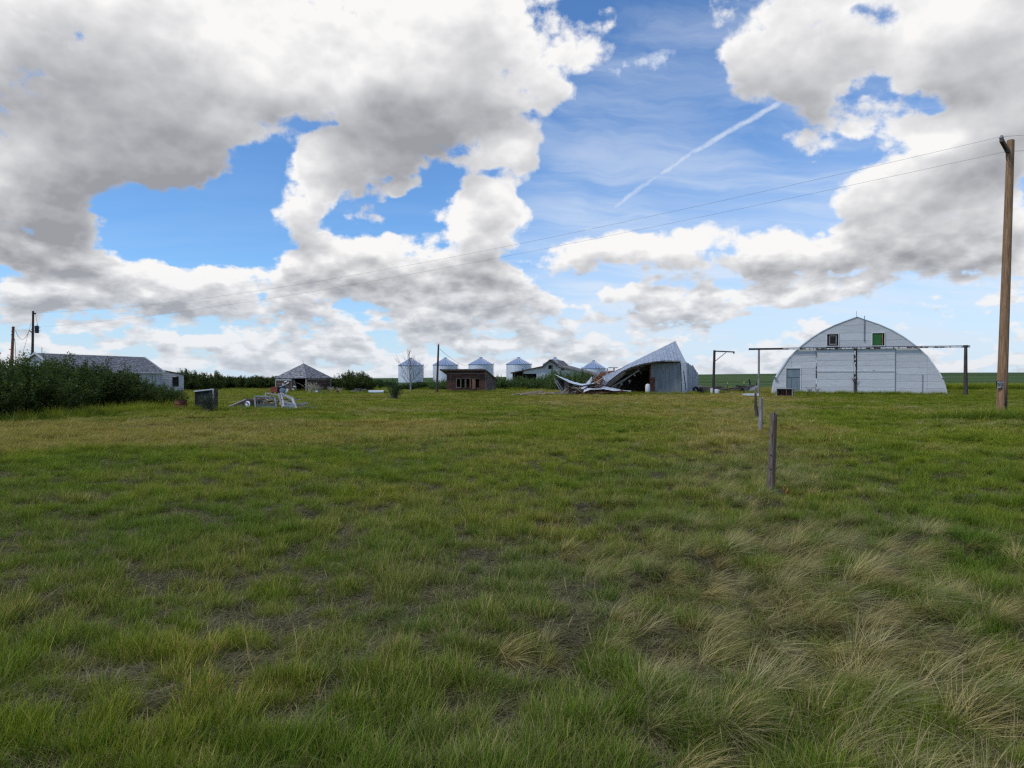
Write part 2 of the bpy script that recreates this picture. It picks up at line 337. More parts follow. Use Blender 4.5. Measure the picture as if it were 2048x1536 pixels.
# ================================================================== mesh helpers
ORG = {}
def world_of(px, py, D):
    """the point at forward distance D seen at photo pixel (px, py)"""
    u, v = (px-1024)/F, (768-py)/F
    cp, sp = math.cos(PITCH), math.sin(PITCH)
    dy = v*sp+cp; dz = v*cp-sp; k = D/dy
    return Vector((u*k, D, H0+dz*k))
def link(o): COL.objects.link(o); return o
def tag(o, label=None, cat=None, group=None, kind=None):
    for k, v in (('label', label), ('category', cat), ('group', group), ('kind', kind)):
        if v: o[k] = v
    return o
def thing(name, loc, label, cat, group=None, rz=0.):
    o = link(bpy.data.objects.new(name, None)); o.location = loc; o.rotation_euler = (0, 0, rz); o.empty_display_size = .3
    ORG[o] = Vector(loc); return tag(o, label, cat, group)
class MB:
    def __init__(s): s.v = []; s.f = []; s.uv = None
    def poly(s, pts):
        i = len(s.v); s.v += [tuple(p) for p in pts]; s.f.append(tuple(range(i, i+len(pts)))); return s
    def solid(s, pts, n, th):
        """a flat outline given thickness th along -n"""
        n = Vector(n).normalized()*th; i = len(s.v); k = len(pts)
        s.v += [tuple(p) for p in pts] + [tuple(Vector(p)-n) for p in pts]
        s.f.append(tuple(range(i, i+k))); s.f.append(tuple(range(i+2*k-1, i+k-1, -1)))
        for j in range(k):
            a, b = i+j, i+(j+1) % k
            s.f.append((a, a+k, b+k, b))
        return s
    def box(s, c, size, X=(1, 0, 0), Y=(0, 1, 0), Z=(0, 0, 1)):
        c = Vector(c); X, Y, Z = Vector(X), Vector(Y), Vector(Z); hx, hy, hz = size[0]/2, size[1]/2, size[2]/2
        i = len(s.v)
        for dz in (-hz, hz):
            for dx, dy in ((-hx, -hy), (hx, -hy), (hx, hy), (-hx, hy)): s.v.append(tuple(c+X*dx+Y*dy+Z*dz))
        s.f += [(i, i+3, i+2, i+1), (i+4, i+5, i+6, i+7), (i, i+1, i+5, i+4), (i+1, i+2, i+6, i+5), (i+2, i+3, i+7, i+6), (i+3, i, i+4, i+7)]
        return s
    def beam(s, a, b, w, h, up=(0, 0, 1)):
        a, b = Vector(a), Vector(b); X = (b-a); L = X.length; X.normalize()
        Y = Vector(up).cross(X)
        if Y.length < 1e-3: Y = Vector((0, 1, 0)).cross(X)
        Y.normalize(); Z = X.cross(Y)
        return s.box((a+b)/2, (L, w, h), X, Y, Z)
    def tube(s, pts, r, n=8, cap=True):
        pts = [Vector(p) for p in pts]; rs = r if hasattr(r, '__len__') else [r]*len(pts)
        i0 = len(s.v); prev = None
        for k, p in enumerate(pts):
            T = (pts[min(k+1, len(pts)-1)]-pts[max(k-1, 0)])
            T = T.normalized() if T.length > 1e-9 else Vector((0, 0, 1))
            if prev is None:
                ref = Vector((0, 0, 1)) if abs(T.z) < .9 else Vector((1, 0, 0)); U = T.cross(ref).normalized()
            else:
                U = (prev-T*prev.dot(T)); U = U.normalized() if U.length > 1e-6 else T.orthogonal().normalized()
            prev = U; V = T.cross(U)
            for j in range(n):
                a = 2*math.pi*j/n; s.v.append(tuple(p+(U*math.cos(a)+V*math.sin(a))*rs[k]))
        for k in range(len(pts)-1):
            for j in range(n):
                a = i0+k*n+j; b = i0+k*n+(j+1) % n; s.f.append((a, b, b+n, a+n))
        if cap:
            s.f.append(tuple(i0+j for j in range(n-1, -1, -1))); e = i0+(len(pts)-1)*n; s.f.append(tuple(e+j for j in range(n)))
        return s
    def lathe(s, c, prof, n=24, axis=(0, 0, 1)):
        Z = Vector(axis).normalized(); X = Z.orthogonal().normalized(); Y = Z.cross(X); c = Vector(c); i0 = len(s.v)
        for (r, h) in prof:
            for j in range(n):
                a = 2*math.pi*j/n; s.v.append(tuple(c+Z*h+(X*math.cos(a)+Y*math.sin(a))*r))
        for k in range(len(prof)-1):
            for j in range(n):
                a = i0+k*n+j; b = i0+k*n+(j+1) % n; s.f.append((a, b, b+n, a+n))
        return s
    def grid(s, rows):
        i0 = len(s.v); nr, nc = len(rows), len(rows[0])
        for r in rows: s.v += [tuple(p) for p in r]
        for i in range(nr-1):
            for j in range(nc-1):
                a = i0+i*nc+j; s.f.append((a, a+1, a+nc+1, a+nc))
        return s
    def build(s, name, m, parent=None, loc=None, smooth=False, label=None, cat=None, group=None, kind=None):
        if parent is not None: org = ORG[parent]
        else: org = Vector(loc) if loc is not None else Vector((sum(v[0] for v in s.v)/len(s.v), sum(v[1] for v in s.v)/len(s.v), min(v[2] for v in s.v)))
        me = bpy.data.meshes.new(name)
        me.from_pydata([(v[0]-org.x, v[1]-org.y, v[2]-org.z) for v in s.v], [], s.f); me.materials.append(M[m] if isinstance(m, str) else m)
        if s.uv is not None:
            l = me.uv_layers.new(name='UVMap'); k = 0
            for lp in me.loops: l.data[lp.index].uv = s.uv[lp.vertex_index]
        if smooth: me.polygons.foreach_set('use_smooth', [True]*len(me.polygons))
        me.update()
        o = link(bpy.data.objects.new(name, me))
        if parent is not None: o.parent = parent
        else: o.location = org
        ORG[o] = org
        return tag(o, label, cat, group, kind)
def copy_thing(root, loc, rz=0., scale=1., label=None, group=None):
    c = root.copy(); COL.objects.link(c); c.location = loc; c.rotation_euler = (0, 0, rz)
    c.scale = (scale,)*3 if not hasattr(scale, '__len__') else scale
    if label: c['label'] = label
    if group: c['group'] = group
    def rec(o, p):
        for ch in list(o.children):
            if ch.name in made: continue
            d = ch.copy(); made.add(d.name); COL.objects.link(d); d.parent = p; rec(ch, d)
    made = set(); rec(root, c)
    return c
rng = np.random.default_rng(7); rd = random.Random(11)

# value noise for placing things
_perm = rng.random((256, 256))
def vnoise(x, y, s):
    x = np.asarray(x, float)*s+1000; y = np.asarray(y, float)*s+1000
    xi = np.floor(x).astype(int); yi = np.floor(y).astype(int); fx = x-xi; fy = y-yi
    fx = fx*fx*(3-2*fx); fy = fy*fy*(3-2*fy)
    g = lambda a, b: _perm[a & 255, b & 255]
    return (g(xi, yi)*(1-fx)+g(xi+1, yi)*fx)*(1-fy)+(g(xi, yi+1)*(1-fx)+g(xi+1, yi+1)*fx)*fy
def fbm(x, y, s, o=4):
    v = 0; a = .5; t = 0
    for i in range(o): v = v+a*vnoise(np.asarray(x)+17.3*i, np.asarray(y)-9.1*i, s*2**i); t += a; a *= .5
    return v/t
def sst(x, a, b):
    t = np.clip((np.asarray(x, float)-a)/(b-a), 0, 1); return t*t*(3-2*t)
def fence_x(y): return 3.35+(np.asarray(y)-9.6)*.355      # where the old fence line runs

# ================================================================== ground
def gz(x, y):
    x = np.asarray(x, float); y = np.asarray(y, float); r = np.hypot(x, y)
    near = 1-sst(r, 25, 60)
    z = near*((fbm(x, y, 1.1, 3)-.5)*.13+(fbm(x, y, 3.0, 2)-.5)*(.07+.09*sst(x, -1, 2)))
    z = z-near*.0
    # the wheat field climbs slowly to the right and falls away on the left
    ang = np.arctan2(x, np.maximum(y, 1e-6)); right = sst(ang, -.35, .55)
    rise = -.3+right*3.9
    far = sst(r, 90, 520)*rise - np.maximum(r-520, 0)*.0050
    back = sst(-y, -30, 60)
    return z+far*(1-back)-np.maximum(r-520, 0)*.0*back
def dryness(x, y):
    x = np.asarray(x, float); y = np.asarray(y, float)
    d = (fbm(x, y, .35, 4)-.5)*1.3+(fbm(x+40, y, 1.3, 3)-.5)*.9+.33
    left = 1-sst(x, -8, 3)
    d = d+.95*left*sst(y, 13.5, 17)*(1-sst(y, 22.5, 25))                # tawny band in front of the hedge
    d = d-.35*np.exp(-((y-(12.5+(x+9)*.75))/3.2)**2)*(1-sst(x, 4, 8))          # greener swath up the middle
    fx = fence_x(y)
    fl = np.exp(-((x-fx)/(1.0+.03*y))**2)
    d = d+.35*fl*sst(y, 5, 8)
    right = sst(x-fx, 1.2, 2.6)
    d = d-.35*right*sst(y, 4, 9)
    d = d+.55*sst(y, 40, 46)*(1-sst(y, 54, 58))*sst(x, -2, 6)*(1-sst(x, 21, 24))   # pale strip before the sheds
    d = d+.25*sst(x, 0, 4)*(1-sst(x-fx, -.8, .3))*sst(y, 9, 14)
    d = d+.9*np.exp(-((x-19.5)/4.6)**2-((y-31.5)/2.6)**2)+.6*np.exp(-((x-18)/5)**2-((y-36)/1.6)**2)
    return np.clip(d, 0, 1)
def ring_sheet(name, radii, nang, zoff, attr=True):
    th = np.linspace(0, 2*np.pi, nang, endpoint=False)
    # finer angular steps in front
    Rr, T = np.meshgrid(radii, th, indexing='ij')
    X = Rr*np.sin(T); Y = Rr*np.cos(T); Z = gz(X, Y)+zoff
    v = np.stack([X, Y, Z], -1).reshape(-1, 3)
    nr = len(radii); i = np.arange(nr-1)[:, None]*nang; j = np.arange(nang)[None, :]
    a = i+j; b = i+(j+1) % nang
    f = np.stack([a, a+nang, b+nang, b], -1).reshape(-1, 4)
    me = bpy.data.meshes.new(name)
    me.vertices.add(len(v)); me.vertices.foreach_set('co', v.ravel())
    me.loops.add(f.size); me.loops.foreach_set('vertex_index', f.ravel().astype(np.int32))
    me.polygons.add(len(f)); me.polygons.foreach_set('loop_start', np.arange(0, f.size, 4, dtype=np.int32)); me.polygons.foreach_set('loop_total', np.full(len(f), 4, np.int32))
    me.update(calc_edges=True); me.validate()
    if attr:
        a = me.attributes.new('dry', 'FLOAT', 'POINT'); a.data.foreach_set('value', dryness(v[:, 0], v[:, 1]).astype(np.float32))
    me.polygons.foreach_set('use_smooth', [True]*len(me.polygons))
    o = link(bpy.data.objects.new(name, me)); o['kind'] = 'structure'
    return o
def ground_mat():
    m, t, b = material('turf')
    tc = t.new('ShaderNodeTexCoord').outputs['Object']
    dry = t.new('ShaderNodeAttribute', attribute_name='dry').outputs['Fac']
    dist = t.v('LENGTH', tc)
    soil = t.mix(t.ramp(t.noise(tc, 22, 6, .7), .3, .7), (.020, .015, .009), (.060, .046, .030))
    thatch = t.mix(t.ramp(t.noise(t.v('MULTIPLY', tc, (20, 60, 20)), 1.5, 5, .7), .4, .65), soil, (.135, .115, .066))
    g = t.mix(t.ramp(t.noise(tc, 1.1, 6, .65), .3, .7), (.105, .140, .020), (.180, .220, .038))
    g = t.mix(t.ramp(t.noise(t.v('MULTIPLY', tc, (1, .5, 1)), 4.5, 6, .7), .45, .75, 0, .7), g, (.050, .075, .018))
    gd = t.mix(dry, g, (.235, .205, .090))
    gd = t.mix(t.ramp(t.noise(t.v('MULTIPLY', tc, (.8, .35, 1)), 1.7, 6, .7), .50, .72, 0, .45), gd, (.17, .155, .08))
    col = t.mix(t.ramp(dist, 9, 40), thatch, gd)
    t.put(b.inputs['Base Color'], col); b.inputs['Roughness'].default_value = 1; b.inputs['Specular IOR Level'].default_value = .05
    bn = t.new('ShaderNodeBump'); bn.inputs['Strength'].default_value = 1; bn.inputs['Distance'].default_value = .06
    t.put(bn.inputs['Height'], t.noise(tc, 6, 6, .7)); t.put(b.inputs['Normal'], bn.outputs[0])
    return m
radii = [.05]+list(np.geomspace(.6, 110, 230))+list(np.geomspace(116, 5000, 60))
ground = ring_sheet('ground', radii, 400, 0.); ground.data.materials.append(ground_mat())
def crop_mat():
    m, t, b = material('crop')
    tc = t.new('ShaderNodeTexCoord').outputs['Object']
    x, y, z = t.sep(tc)
    rot = t.xyz(t.m('ADD', x, t.m('MULTIPLY', y, -.2)), t.m('ADD', y, t.m('MULTIPLY', x, .05)), 0)
    n = t.noise(t.v('MULTIPLY', rot, (.006, .035, 1)), 1., 5, .6)
    col = t.mix(t.ramp(n, .38, .62), (.042, .074, .020), (.085, .125, .038))
    n2 = t.noise(t.v('MULTIPLY', rot, (.03, .5, 1)), 1., 5, .6)
    col = t.mix(t.ramp(n2, .5, .7, 0, .5), col, (.09, .125, .045))
    col = t.mix(t.ramp(t.v('LENGTH', tc), 300, 560, 0, .5), col, (.030, .052, .020))
    t.put(b.inputs['Base Color'], col); b.inputs['Roughness'].default_value = 1; b.inputs['Specular IOR Level'].default_value = .05
    return m
crop = ring_sheet('crop_field', list(np.linspace(100, 110, 3))+list(np.geomspace(116, 4900, 58)), 400, .05, False)
crop.data.materials.append(crop_mat())

# ================================================================== grass (countless blades: stuff, scattered with geometry nodes)
def blades(n, rad, L, W, lean, bend, seg, seed, flow=None, flowk=0., rise=1.0):
    """n curved tapering blades as one mesh; uv.x runs root to tip, uv.y is a random number per blade"""
    g = np.random.default_rng(seed)
    a = g.random(n)*2*np.pi; r = rad*np.sqrt(g.random(n))
    base = np.stack([r*np.cos(a), r*np.sin(a), np.full(n, -.015)], 1)
    az = a+g.normal(0, .9, n)
    h = np.stack([np.cos(az), np.sin(az), np.zeros(n)], 1)
    if flow is not None:
        fa = flow+g.normal(0, .35, n); fh = np.stack([np.cos(fa), np.sin(fa), np.zeros(n)], 1)
        h = h*(1-flowk)+fh*flowk; h /= np.linalg.norm(h, axis=1, keepdims=True)+1e-9
    Ln = L[0]+(L[1]-L[0])*g.random(n)**1.3; Wn = W*(.6+.8*g.random(n))
    le = lean[0]+(lean[1]-lean[0])*g.random(n); be = bend[0]+(bend[1]-bend[0])*g.random(n)
    side = np.cross(h, [0, 0, 1.]); tw = g.normal(0, .7, n)[:, None]
    side = side*np.cos(tw)+h*np.sin(tw)*.8
    V = []; UV = []
    ang0 = le; 
    pos = base.copy(); ds = Ln/seg
    rv = g.random(n)
    for k in range(seg+1):
        s = k/seg; w = Wn*(1-s**1.6)*.5+(.0001)
        if k == seg: w = Wn*.04
        V.append(pos-side*w[:, None]); V.append(pos+side*w[:, None])
        UV.append(np.stack([np.full(n, s), rv], 1)); UV.append(np.stack([np.full(n, s), rv], 1))
        th = ang0+be*(k+.5)/seg
        pos = pos+(h*np.sin(th)[:, None]+np.array([0, 0, 1.])*np.cos(th)[:, None]*rise)*ds[:, None]
    V = np.stack(V, 1); UV = np.stack(UV, 1); m = 2*(seg+1)
    V[:, :, 2] = np.maximum(V[:, :, 2], .004+.01*g.random((n, 1)))*1.0 if False else V[:, :, 2]
    idx = np.arange(n)[:, None, None]*m
    q = np.array([[2*k, 2*k+1, 2*k+3, 2*k+2] for k in range(seg)])[None]
    Fc = (idx+q).reshape(-1, 4)
    return V.reshape(-1, 3), Fc, UV.reshape(-1, 2)
def np_mesh(name, v, f, uv=None, m=None, rnd=None):
    me = bpy.data.meshes.new(name); k = f.shape[1]
    me.vertices.add(len(v)); me.vertices.foreach_set('co', np.ascontiguousarray(v, np.float32).ravel())
    me.loops.add(f.size); me.loops.foreach_set('vertex_index', f.ravel().astype(np.int32))
    me.polygons.add(len(f)); me.polygons.foreach_set('loop_start', np.arange(0, f.size, k, dtype=np.int32)); me.polygons.foreach_set('loop_total', np.full(len(f), k, np.int32))
    me.update(calc_edges=True)
    if uv is not None:
        a = me.attributes.new('bl', 'FLOAT2', 'POINT'); a.data.foreach_set('vector', uv.astype(np.float32).ravel())
    if rnd is not None:
        a = me.attributes.new('rnd', 'FLOAT', 'POINT'); a.data.foreach_set('value', rnd.astype(np.float32))
    if m: me.materials.append(m)
    return me
def grass_mat(name, root, mid, tip, dryc, dry_w=1.0, base_dry=0.):
    m, t, b = material(name); t.n.remove(b); out = t.n['Material Output']
    bl = t.new('ShaderNodeAttribute', attribute_name='bl'); s, v, _ = t.sep(bl.outputs['Vector'])
    dry = t.new('ShaderNodeAttribute', attribute_name='dry', attribute_type='INSTANCER').outputs['Fac']
    tint = t.new('ShaderNodeAttribute', attribute_name='tint', attribute_type='INSTANCER').outputs['Fac']
    col = t.mix(t.ramp(s, .02, .38), root, mid); col = t.mix(t.ramp(s, .5, 1.), col, tip)  # brownish roots darkened further to paint shade between blades; tips lightened for contrast
    hv = t.m('FRACT', t.m('MULTIPLY', v, 7.3))
    f = t.ramp(t.m('SUBTRACT', t.m('MULTIPLY_ADD', dry, dry_w, base_dry), hv), -.14, .14)
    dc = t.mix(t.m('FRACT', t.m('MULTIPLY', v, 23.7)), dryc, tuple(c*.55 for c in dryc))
    dc = t.mix(t.ramp(s, 0, .4), tuple(c*.45 for c in dryc), dc)  # dry blades: root shade painted into the colour too
    col = t.mix(f, col, dc)
    col = t.v('MULTIPLY', col, t.xyz(t.m('MULTIPLY_ADD', tint, .62, .76), t.m('MULTIPLY_ADD', tint, .28, .92), t.m('MULTIPLY_ADD', tint, .0, .80)))
    col = t.v('SCALE', col, t.m('MULTIPLY_ADD', t.m('FRACT', t.m('MULTIPLY', v, 51.1)), .55, .72))
    d = t.new('ShaderNodeBsdfDiffuse'); tr = t.new('ShaderNodeBsdfTranslucent'); gl = t.new('ShaderNodeBsdfGlossy')
    t.put(d.inputs[0], col); t.put(tr.inputs[0], t.v('MULTIPLY', col, (1.1, 1.2, .7))); gl.inputs['Roughness'].default_value = .4
    gl.inputs['Color'].default_value = (.55, .55, .45, 1)
    m1 = t.new('ShaderNodeMixShader'); m1.inputs[0].default_value = .3; t.l.new(d.outputs[0], m1.inputs[1]); t.l.new(tr.outputs[0], m1.inputs[2])
    m2 = t.new('ShaderNodeMixShader'); m2.inputs[0].default_value = .02; t.l.new(m1.outputs[0], m2.inputs[1]); t.l.new(gl.outputs[0], m2.inputs[2])
    t.l.new(m2.outputs[0], out.inputs[0])
    return m
GM = grass_mat('grass_blade', (.034, .038, .010), (.122, .192, .018), (.245, .300, .044), (.46, .37, .18), .66, .03)
GS = grass_mat('straw_blade', (.035, .030, .016), (.13, .160, .028), (.28, .27, .080), (.52, .45, .28), .55, .34)
GL = grass_mat('litter_blade', (.09, .075, .045), (.18, .155, .085), (.24, .21, .12), (.42, .36, .24), .3, .45)
FLOW = R(-28)
def src_collection(name, specs):
    c = bpy.data.collections.new(name)
    for i, (v, f, uv, m) in enumerate(specs):
        o = bpy.data.objects.new('%s_%02d' % (name, i), np_mesh(name, v, f, uv, m)); c.objects.link(o)
    return c
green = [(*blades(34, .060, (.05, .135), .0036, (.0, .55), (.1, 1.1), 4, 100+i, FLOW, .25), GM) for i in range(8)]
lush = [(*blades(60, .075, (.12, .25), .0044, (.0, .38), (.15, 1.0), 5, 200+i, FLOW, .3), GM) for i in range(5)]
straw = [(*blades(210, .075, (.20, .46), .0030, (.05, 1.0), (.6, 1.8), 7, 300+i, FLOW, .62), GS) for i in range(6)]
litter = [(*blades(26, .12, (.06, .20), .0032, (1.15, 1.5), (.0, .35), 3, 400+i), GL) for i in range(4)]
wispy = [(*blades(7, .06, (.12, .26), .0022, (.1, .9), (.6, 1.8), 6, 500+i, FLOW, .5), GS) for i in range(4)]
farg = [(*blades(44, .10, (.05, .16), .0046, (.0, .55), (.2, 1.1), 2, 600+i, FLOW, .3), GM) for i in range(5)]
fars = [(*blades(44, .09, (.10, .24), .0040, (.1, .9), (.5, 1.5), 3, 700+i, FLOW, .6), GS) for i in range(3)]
def scatter(name, x, y, specs, scl, label, dry=None, zs=None, zoff=0., tilt=.12, rz=None, flow=False, tint=None):
    n = len(x); g = np.random.default_rng(len(name)+n)
    src = src_collection(name+'_clump', specs)
    me = bpy.data.meshes.new(name); me.vertices.add(n)
    me.vertices.foreach_set('co', np.stack([x, y, gz(x, y)+zoff], 1).astype(np.float32).ravel())
    def at(nm, ty, arr, key='value'):
        a = me.attributes.new(nm, ty, 'POINT'); a.data.foreach_set(key, arr)
    at('idx', 'INT', g.integers(0, len(specs), n).astype(np.int32))
    rzv = g.random(n)*2*np.pi if not flow else g.normal(0, .62, n)+(fbm(x, y, .6, 2)-.5)*2.0
    rot = np.stack([g.normal(0, tilt, n), g.normal(0, tilt, n), rzv], 1).astype(np.float32)
    at('rot', 'FLOAT_VECTOR', rot.ravel(), 'vector')
    zs = scl if zs is None else zs
    at('scl', 'FLOAT_VECTOR', np.stack([scl, scl, zs], 1).astype(np.float32).ravel(), 'vector')
    at('dry', 'FLOAT', np.clip((dryness(x, y) if dry is None else dry)+g.normal(0, .06, n), 0, 1.2).astype(np.float32))
    tn = np.clip((fbm(x+9, y, .55, 3)-.5)*1.6+.5+g.normal(0, .16, n)+.45*sst(np.hypot(x, y), 6, 17), 0, 1.35) if tint is None else tint
    at('tint', 'FLOAT', tn.astype(np.float32))
    o = link(bpy.data.objects.new(name, me)); tag(o, label, 'grass', kind='stuff')
    ng = bpy.data.node_groups.new(name+'_scatter', 'GeometryNodeTree')
    ng.interface.new_socket('Geometry', in_out='INPUT', socket_type='NodeSocketGeometry'); ng.interface.new_socket('Geometry', in_out='OUTPUT', socket_type='NodeSocketGeometry')
    N, Lk = ng.nodes, ng.links
    gi, go = N.new('NodeGroupInput'), N.new('NodeGroupOutput')
    ci = N.new('GeometryNodeCollectionInfo'); ci.inputs[0].default_value = src; ci.inputs[1].default_value = True; ci.inputs[2].default_value = True
    iop = N.new('GeometryNodeInstanceOnPoints')
    Lk.new(gi.outputs[0], iop.inputs['Points']); Lk.new(ci.outputs[0], iop.inputs['Instance']); iop.inputs['Pick Instance'].default_value = True
    for nm, ty, sk in (('idx', 'INT', 'Instance Index'), ('scl', 'FLOAT_VECTOR', 'Scale')):
        na = N.new('GeometryNodeInputNamedAttribute'); na.data_type = ty; na.inputs[0].default_value = nm; Lk.new(na.outputs[0], iop.inputs[sk])
    na = N.new('GeometryNodeInputNamedAttribute'); na.data_type = 'FLOAT_VECTOR'; na.inputs[0].default_value = 'rot'
    er = N.new('FunctionNodeEulerToRotation'); Lk.new(na.outputs[0], er.inputs[0]); Lk.new(er.outputs[0], iop.inputs['Rotation'])
    Lk.new(iop.outputs[0], go.inputs[0])
    md = o.modifiers.new('scatter', 'NODES'); md.node_group = ng
    return o
def wedge(n, r0, r1, power, half=.80, seed=1):
    """n points in the wedge of ground in front; density falls off with distance as r**-power"""
    g = np.random.default_rng(seed); u = g.random(n); e = 2-power
    r = (r0**e+u*(r1**e-r0**e))**(1/e); a = (g.random(n)*2-1)*half
    return r*np.sin(a), r*np.cos(a), g
# tussock relief: little mounds 20 to 40 cm across with dark gaps between them
def tuss(x, y): return fbm(x+50, y+11, 6.4, 2)
GAPS = [(2.36, 6.5, .22, .45), (1.72, 5.1, .20, .40), (1.65, 5.9, .15, .25), (2.9, 7.3, .28, .25), (2.95, 5.6, .22, .3), (1.05, 5.3, .2, .25), (1.0, 3.9, .22, .22), (1.6, 4.15, .3, .2), (.3, 4.4, .2, .2), (2.3, 4.2, .3, .25), (-.3, 6.2, .2, .2), (4.2, 7.8, .3, .3), (-1.6, 4.6, .2, .18), (-2.9, 5.6, .25, .2), (-1.0, 3.2, .2, .15)]
def gap(x, y):
    v = 0
    for (a, b, c, d) in GAPS: v = np.maximum(v, np.exp(-(((x-a)/c)**2+((y-b)/d)**2)))
    return v
# 1 short turf, near
x, y, g = wedge(95000, 1.3, 24, .95, seed=1)
tv = tuss(x, y)+.10*(fbm(x, y, 1.3, 2)-.5)-.45*gap(x, y)
keep = tv > .25+.22*g.random(len(x)); x, y, tv = x[keep], y[keep], tv[keep]
r = np.hypot(x, y); sc_ = (.36+.88*sst(tv, .36, .70))*(.75+.5*g.random(len(x)))*np.maximum(1, (r/7)**.42)
hz = sc_/np.maximum(1, (r/7)**.36)
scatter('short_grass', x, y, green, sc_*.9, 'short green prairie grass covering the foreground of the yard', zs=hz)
# 2 lush upright tufts in patches
x, y, g = wedge(24000, 1.4, 40, 1.0, seed=2)
lm = fbm(x+70, y+20, .75, 3)*.75+tuss(x, y)*.25+.08*sst(x-fence_x(y), -3, 1)*(1-sst(y, 10, 16))
keep = (lm-.3*gap(x, y) > .548+.06*g.random(len(x))) & (dryness(x, y) < .75); x, y = x[keep], y[keep]; r = np.hypot(x, y)
sc_ = (.42+.48*g.random(len(x)))*np.maximum(1, (r/8)**.35)
scatter('tufted_grass', x, y, lush, sc_, 'taller bright green tufts of grass standing in patches', dry=dryness(x, y)*.4, zs=sc_*.85/np.maximum(1, (r/8)**.3), tint=np.clip(.25+.35*g.random(len(x)), 0, 1))
# 3 long straw-coloured bunchgrass lying over: single tussocks, thick at lower right and along the old fence line
cell = .24; gx, gy = np.meshgrid(np.arange(-9, 16, cell), np.arange(1.2, 34, cell)); g = np.random.default_rng(3)
x = (gx+g.uniform(-.11, .11, gx.shape)).ravel(); y = (gy+g.uniform(-.11, .11, gx.shape)).ravel()
zone = .44*sst(x, -.9, 1.8)*(1-sst(y, 5., 9.5))+.10*(1-sst(y, 4, 7))*sst(x, -2.5, 0)+.34*np.exp(-((x-fence_x(y))/(1.1+.02*y))**2)+.12*sst(x, -1, 2)*(1-sst(x-fence_x(y), .6, 2.0))-.06
sm = fbm(x+31, y+77, .95, 3)
keep = (sm+zone-.2*gap(x, y) > .765+.16*g.random(len(x))); x, y = x[keep], y[keep]
x = np.concatenate([x, [1.25, 1.5, 1.8, 2.05, 1.45, 1.75, .95, 2.5, 2.75, 1.15]]); y = np.concatenate([y, [3.6, 3.85, 3.75, 4.1, 3.3, 3.35, 3.15, 4.4, 4.1, 4.3]]); r = np.hypot(x, y); g = np.random.default_rng(33)
big = sst(x, .2, 2.2)*(1-sst(y, 4.5, 8))
sc_ = (.42+.42*g.random(len(x))+.36*big)*np.maximum(1, (r/12)**.25)
scatter('bunchgrass', x, y, straw, sc_, 'long straw-coloured bunchgrass bent over by the wind', dry=.15+.35*g.random(len(x))+.45*fbm(x, y, 1.1, 2)+.22*big, zs=sc_*(.85-.2*big), flow=True, tint=.35+.6*g.random(len(x)))
# 4 loose wisps and dead litter on the soil
x, y, g = wedge(15000, 1.3, 22, 1.0, seed=4)
sc_ = .45+.7*g.random(len(x))
scatter('grass_wisps', x, y, wispy, sc_, 'loose pale grass stems among the green blades', dry=.55+.5*g.random(len(x)), zs=sc_*.7, tint=.6+.4*g.random(len(x)))
x, y, g = wedge(26000, 1.3, 16, 1.0, seed=5)
scatter('grass_litter', x, y, litter, .6+.8*g.random(len(x)), 'grey dead grass litter lying on the soil between tufts', dry=.1+.6*g.random(len(x)), zoff=.008, tilt=.05, tint=.1+.5*g.random(len(x)))
# 5 middle and far turf, out to the buildings
x, y, g = wedge(105000, 17, 98, 1.45, .78, seed=6)
hole = fbm(x+3, y+8, 1.6, 3); keep = hole > .27+.15*g.random(len(x)); x, y = x[keep], y[keep]; r = np.hypot(x, y)
sc_ = (.9+.8*vnoise(x, y, .5))*(.8+.4*g.random(len(x)))*(r/9)**.60
hz = (.45+1.0*sst(fbm(x+5, y, .9, 3), .3, .7))*(.8+.4*g.random(len(x)))*1.0*(1-.60*sst(r, 19, 50))
scatter('distant_grass', x, y, farg, sc_, 'green and tawny turf running back to the farm buildings', zs=hz, tint=np.clip(.98+.9*(fbm(x+9, y, .8, 3)-.5)+g.normal(0, .20, len(x)), .1, 1.7))
x, y, g = wedge(26000, 17, 85, 1.4, .78, seed=7)
keep = fbm(x+31, y+77, .45, 3)+.35*dryness(x, y) > .72; x, y = x[keep], y[keep]; r = np.hypot(x, y)
sc_ = (.8+.6*g.random(len(x)))*(r/9)**.55
scatter('distant_straw', x, y, fars, sc_, 'tawny tufts of dry grass across the middle of the yard', dry=.45+.5*g.random(len(x)), zs=(.6+.5*g.random(len(x)))*(1-.5*sst(r, 20, 50)), flow=True, tint=.5+.5*g.random(len(x)))
# 6 rank weeds round posts, walls, hedge foot and junk
pts = []
def ring(cx, cy, rx, ry, n, s0=.9, s1=1.6):
    g = np.random.default_rng(int(cx*10+cy*7) % 9999+5); a = g.random(n)*6.283; q = np.sqrt(g.random(n))
    for i in range(n): pts.append((cx+rx*q[i]*math.cos(a[i]), cy+ry*q[i]*math.sin(a[i]), s0+(s1-s0)*g.random()))
def line(x0, y0, x1, y1, n, w=.3, s0=.9, s1=1.7):
    g = np.random.default_rng(int(x0*13+y1*3) % 9999+5)
    for i in range(n): k = g.random(); pts.append((x0+(x1-x0)*k+g.normal(0, w), y0+(y1-y0)*k+g.normal(0, w), s0+(s1-s0)*g.random()**2))
ring(18.3, 25.6, 3.4, .7, 260, 1.0, 2.2); ring(14.6, 28.3, 1.6, .6, 60, .8, 1.5); ring(21, 27.6, 2.5, .5, 120, 1., 2.)
ring(18.6, 25.2, 3.8, .8, 420, 1.5, 3.0); ring(20.5, 24.6, 1.8, .6, 160, 1.8, 3.0)
line(23.5, 62.9, 36.2, 58.6, 420, .25, 1.0, 2.6); line(-17.2, 23, -16.6, 38, 420, .6, 1.2, 3.0)
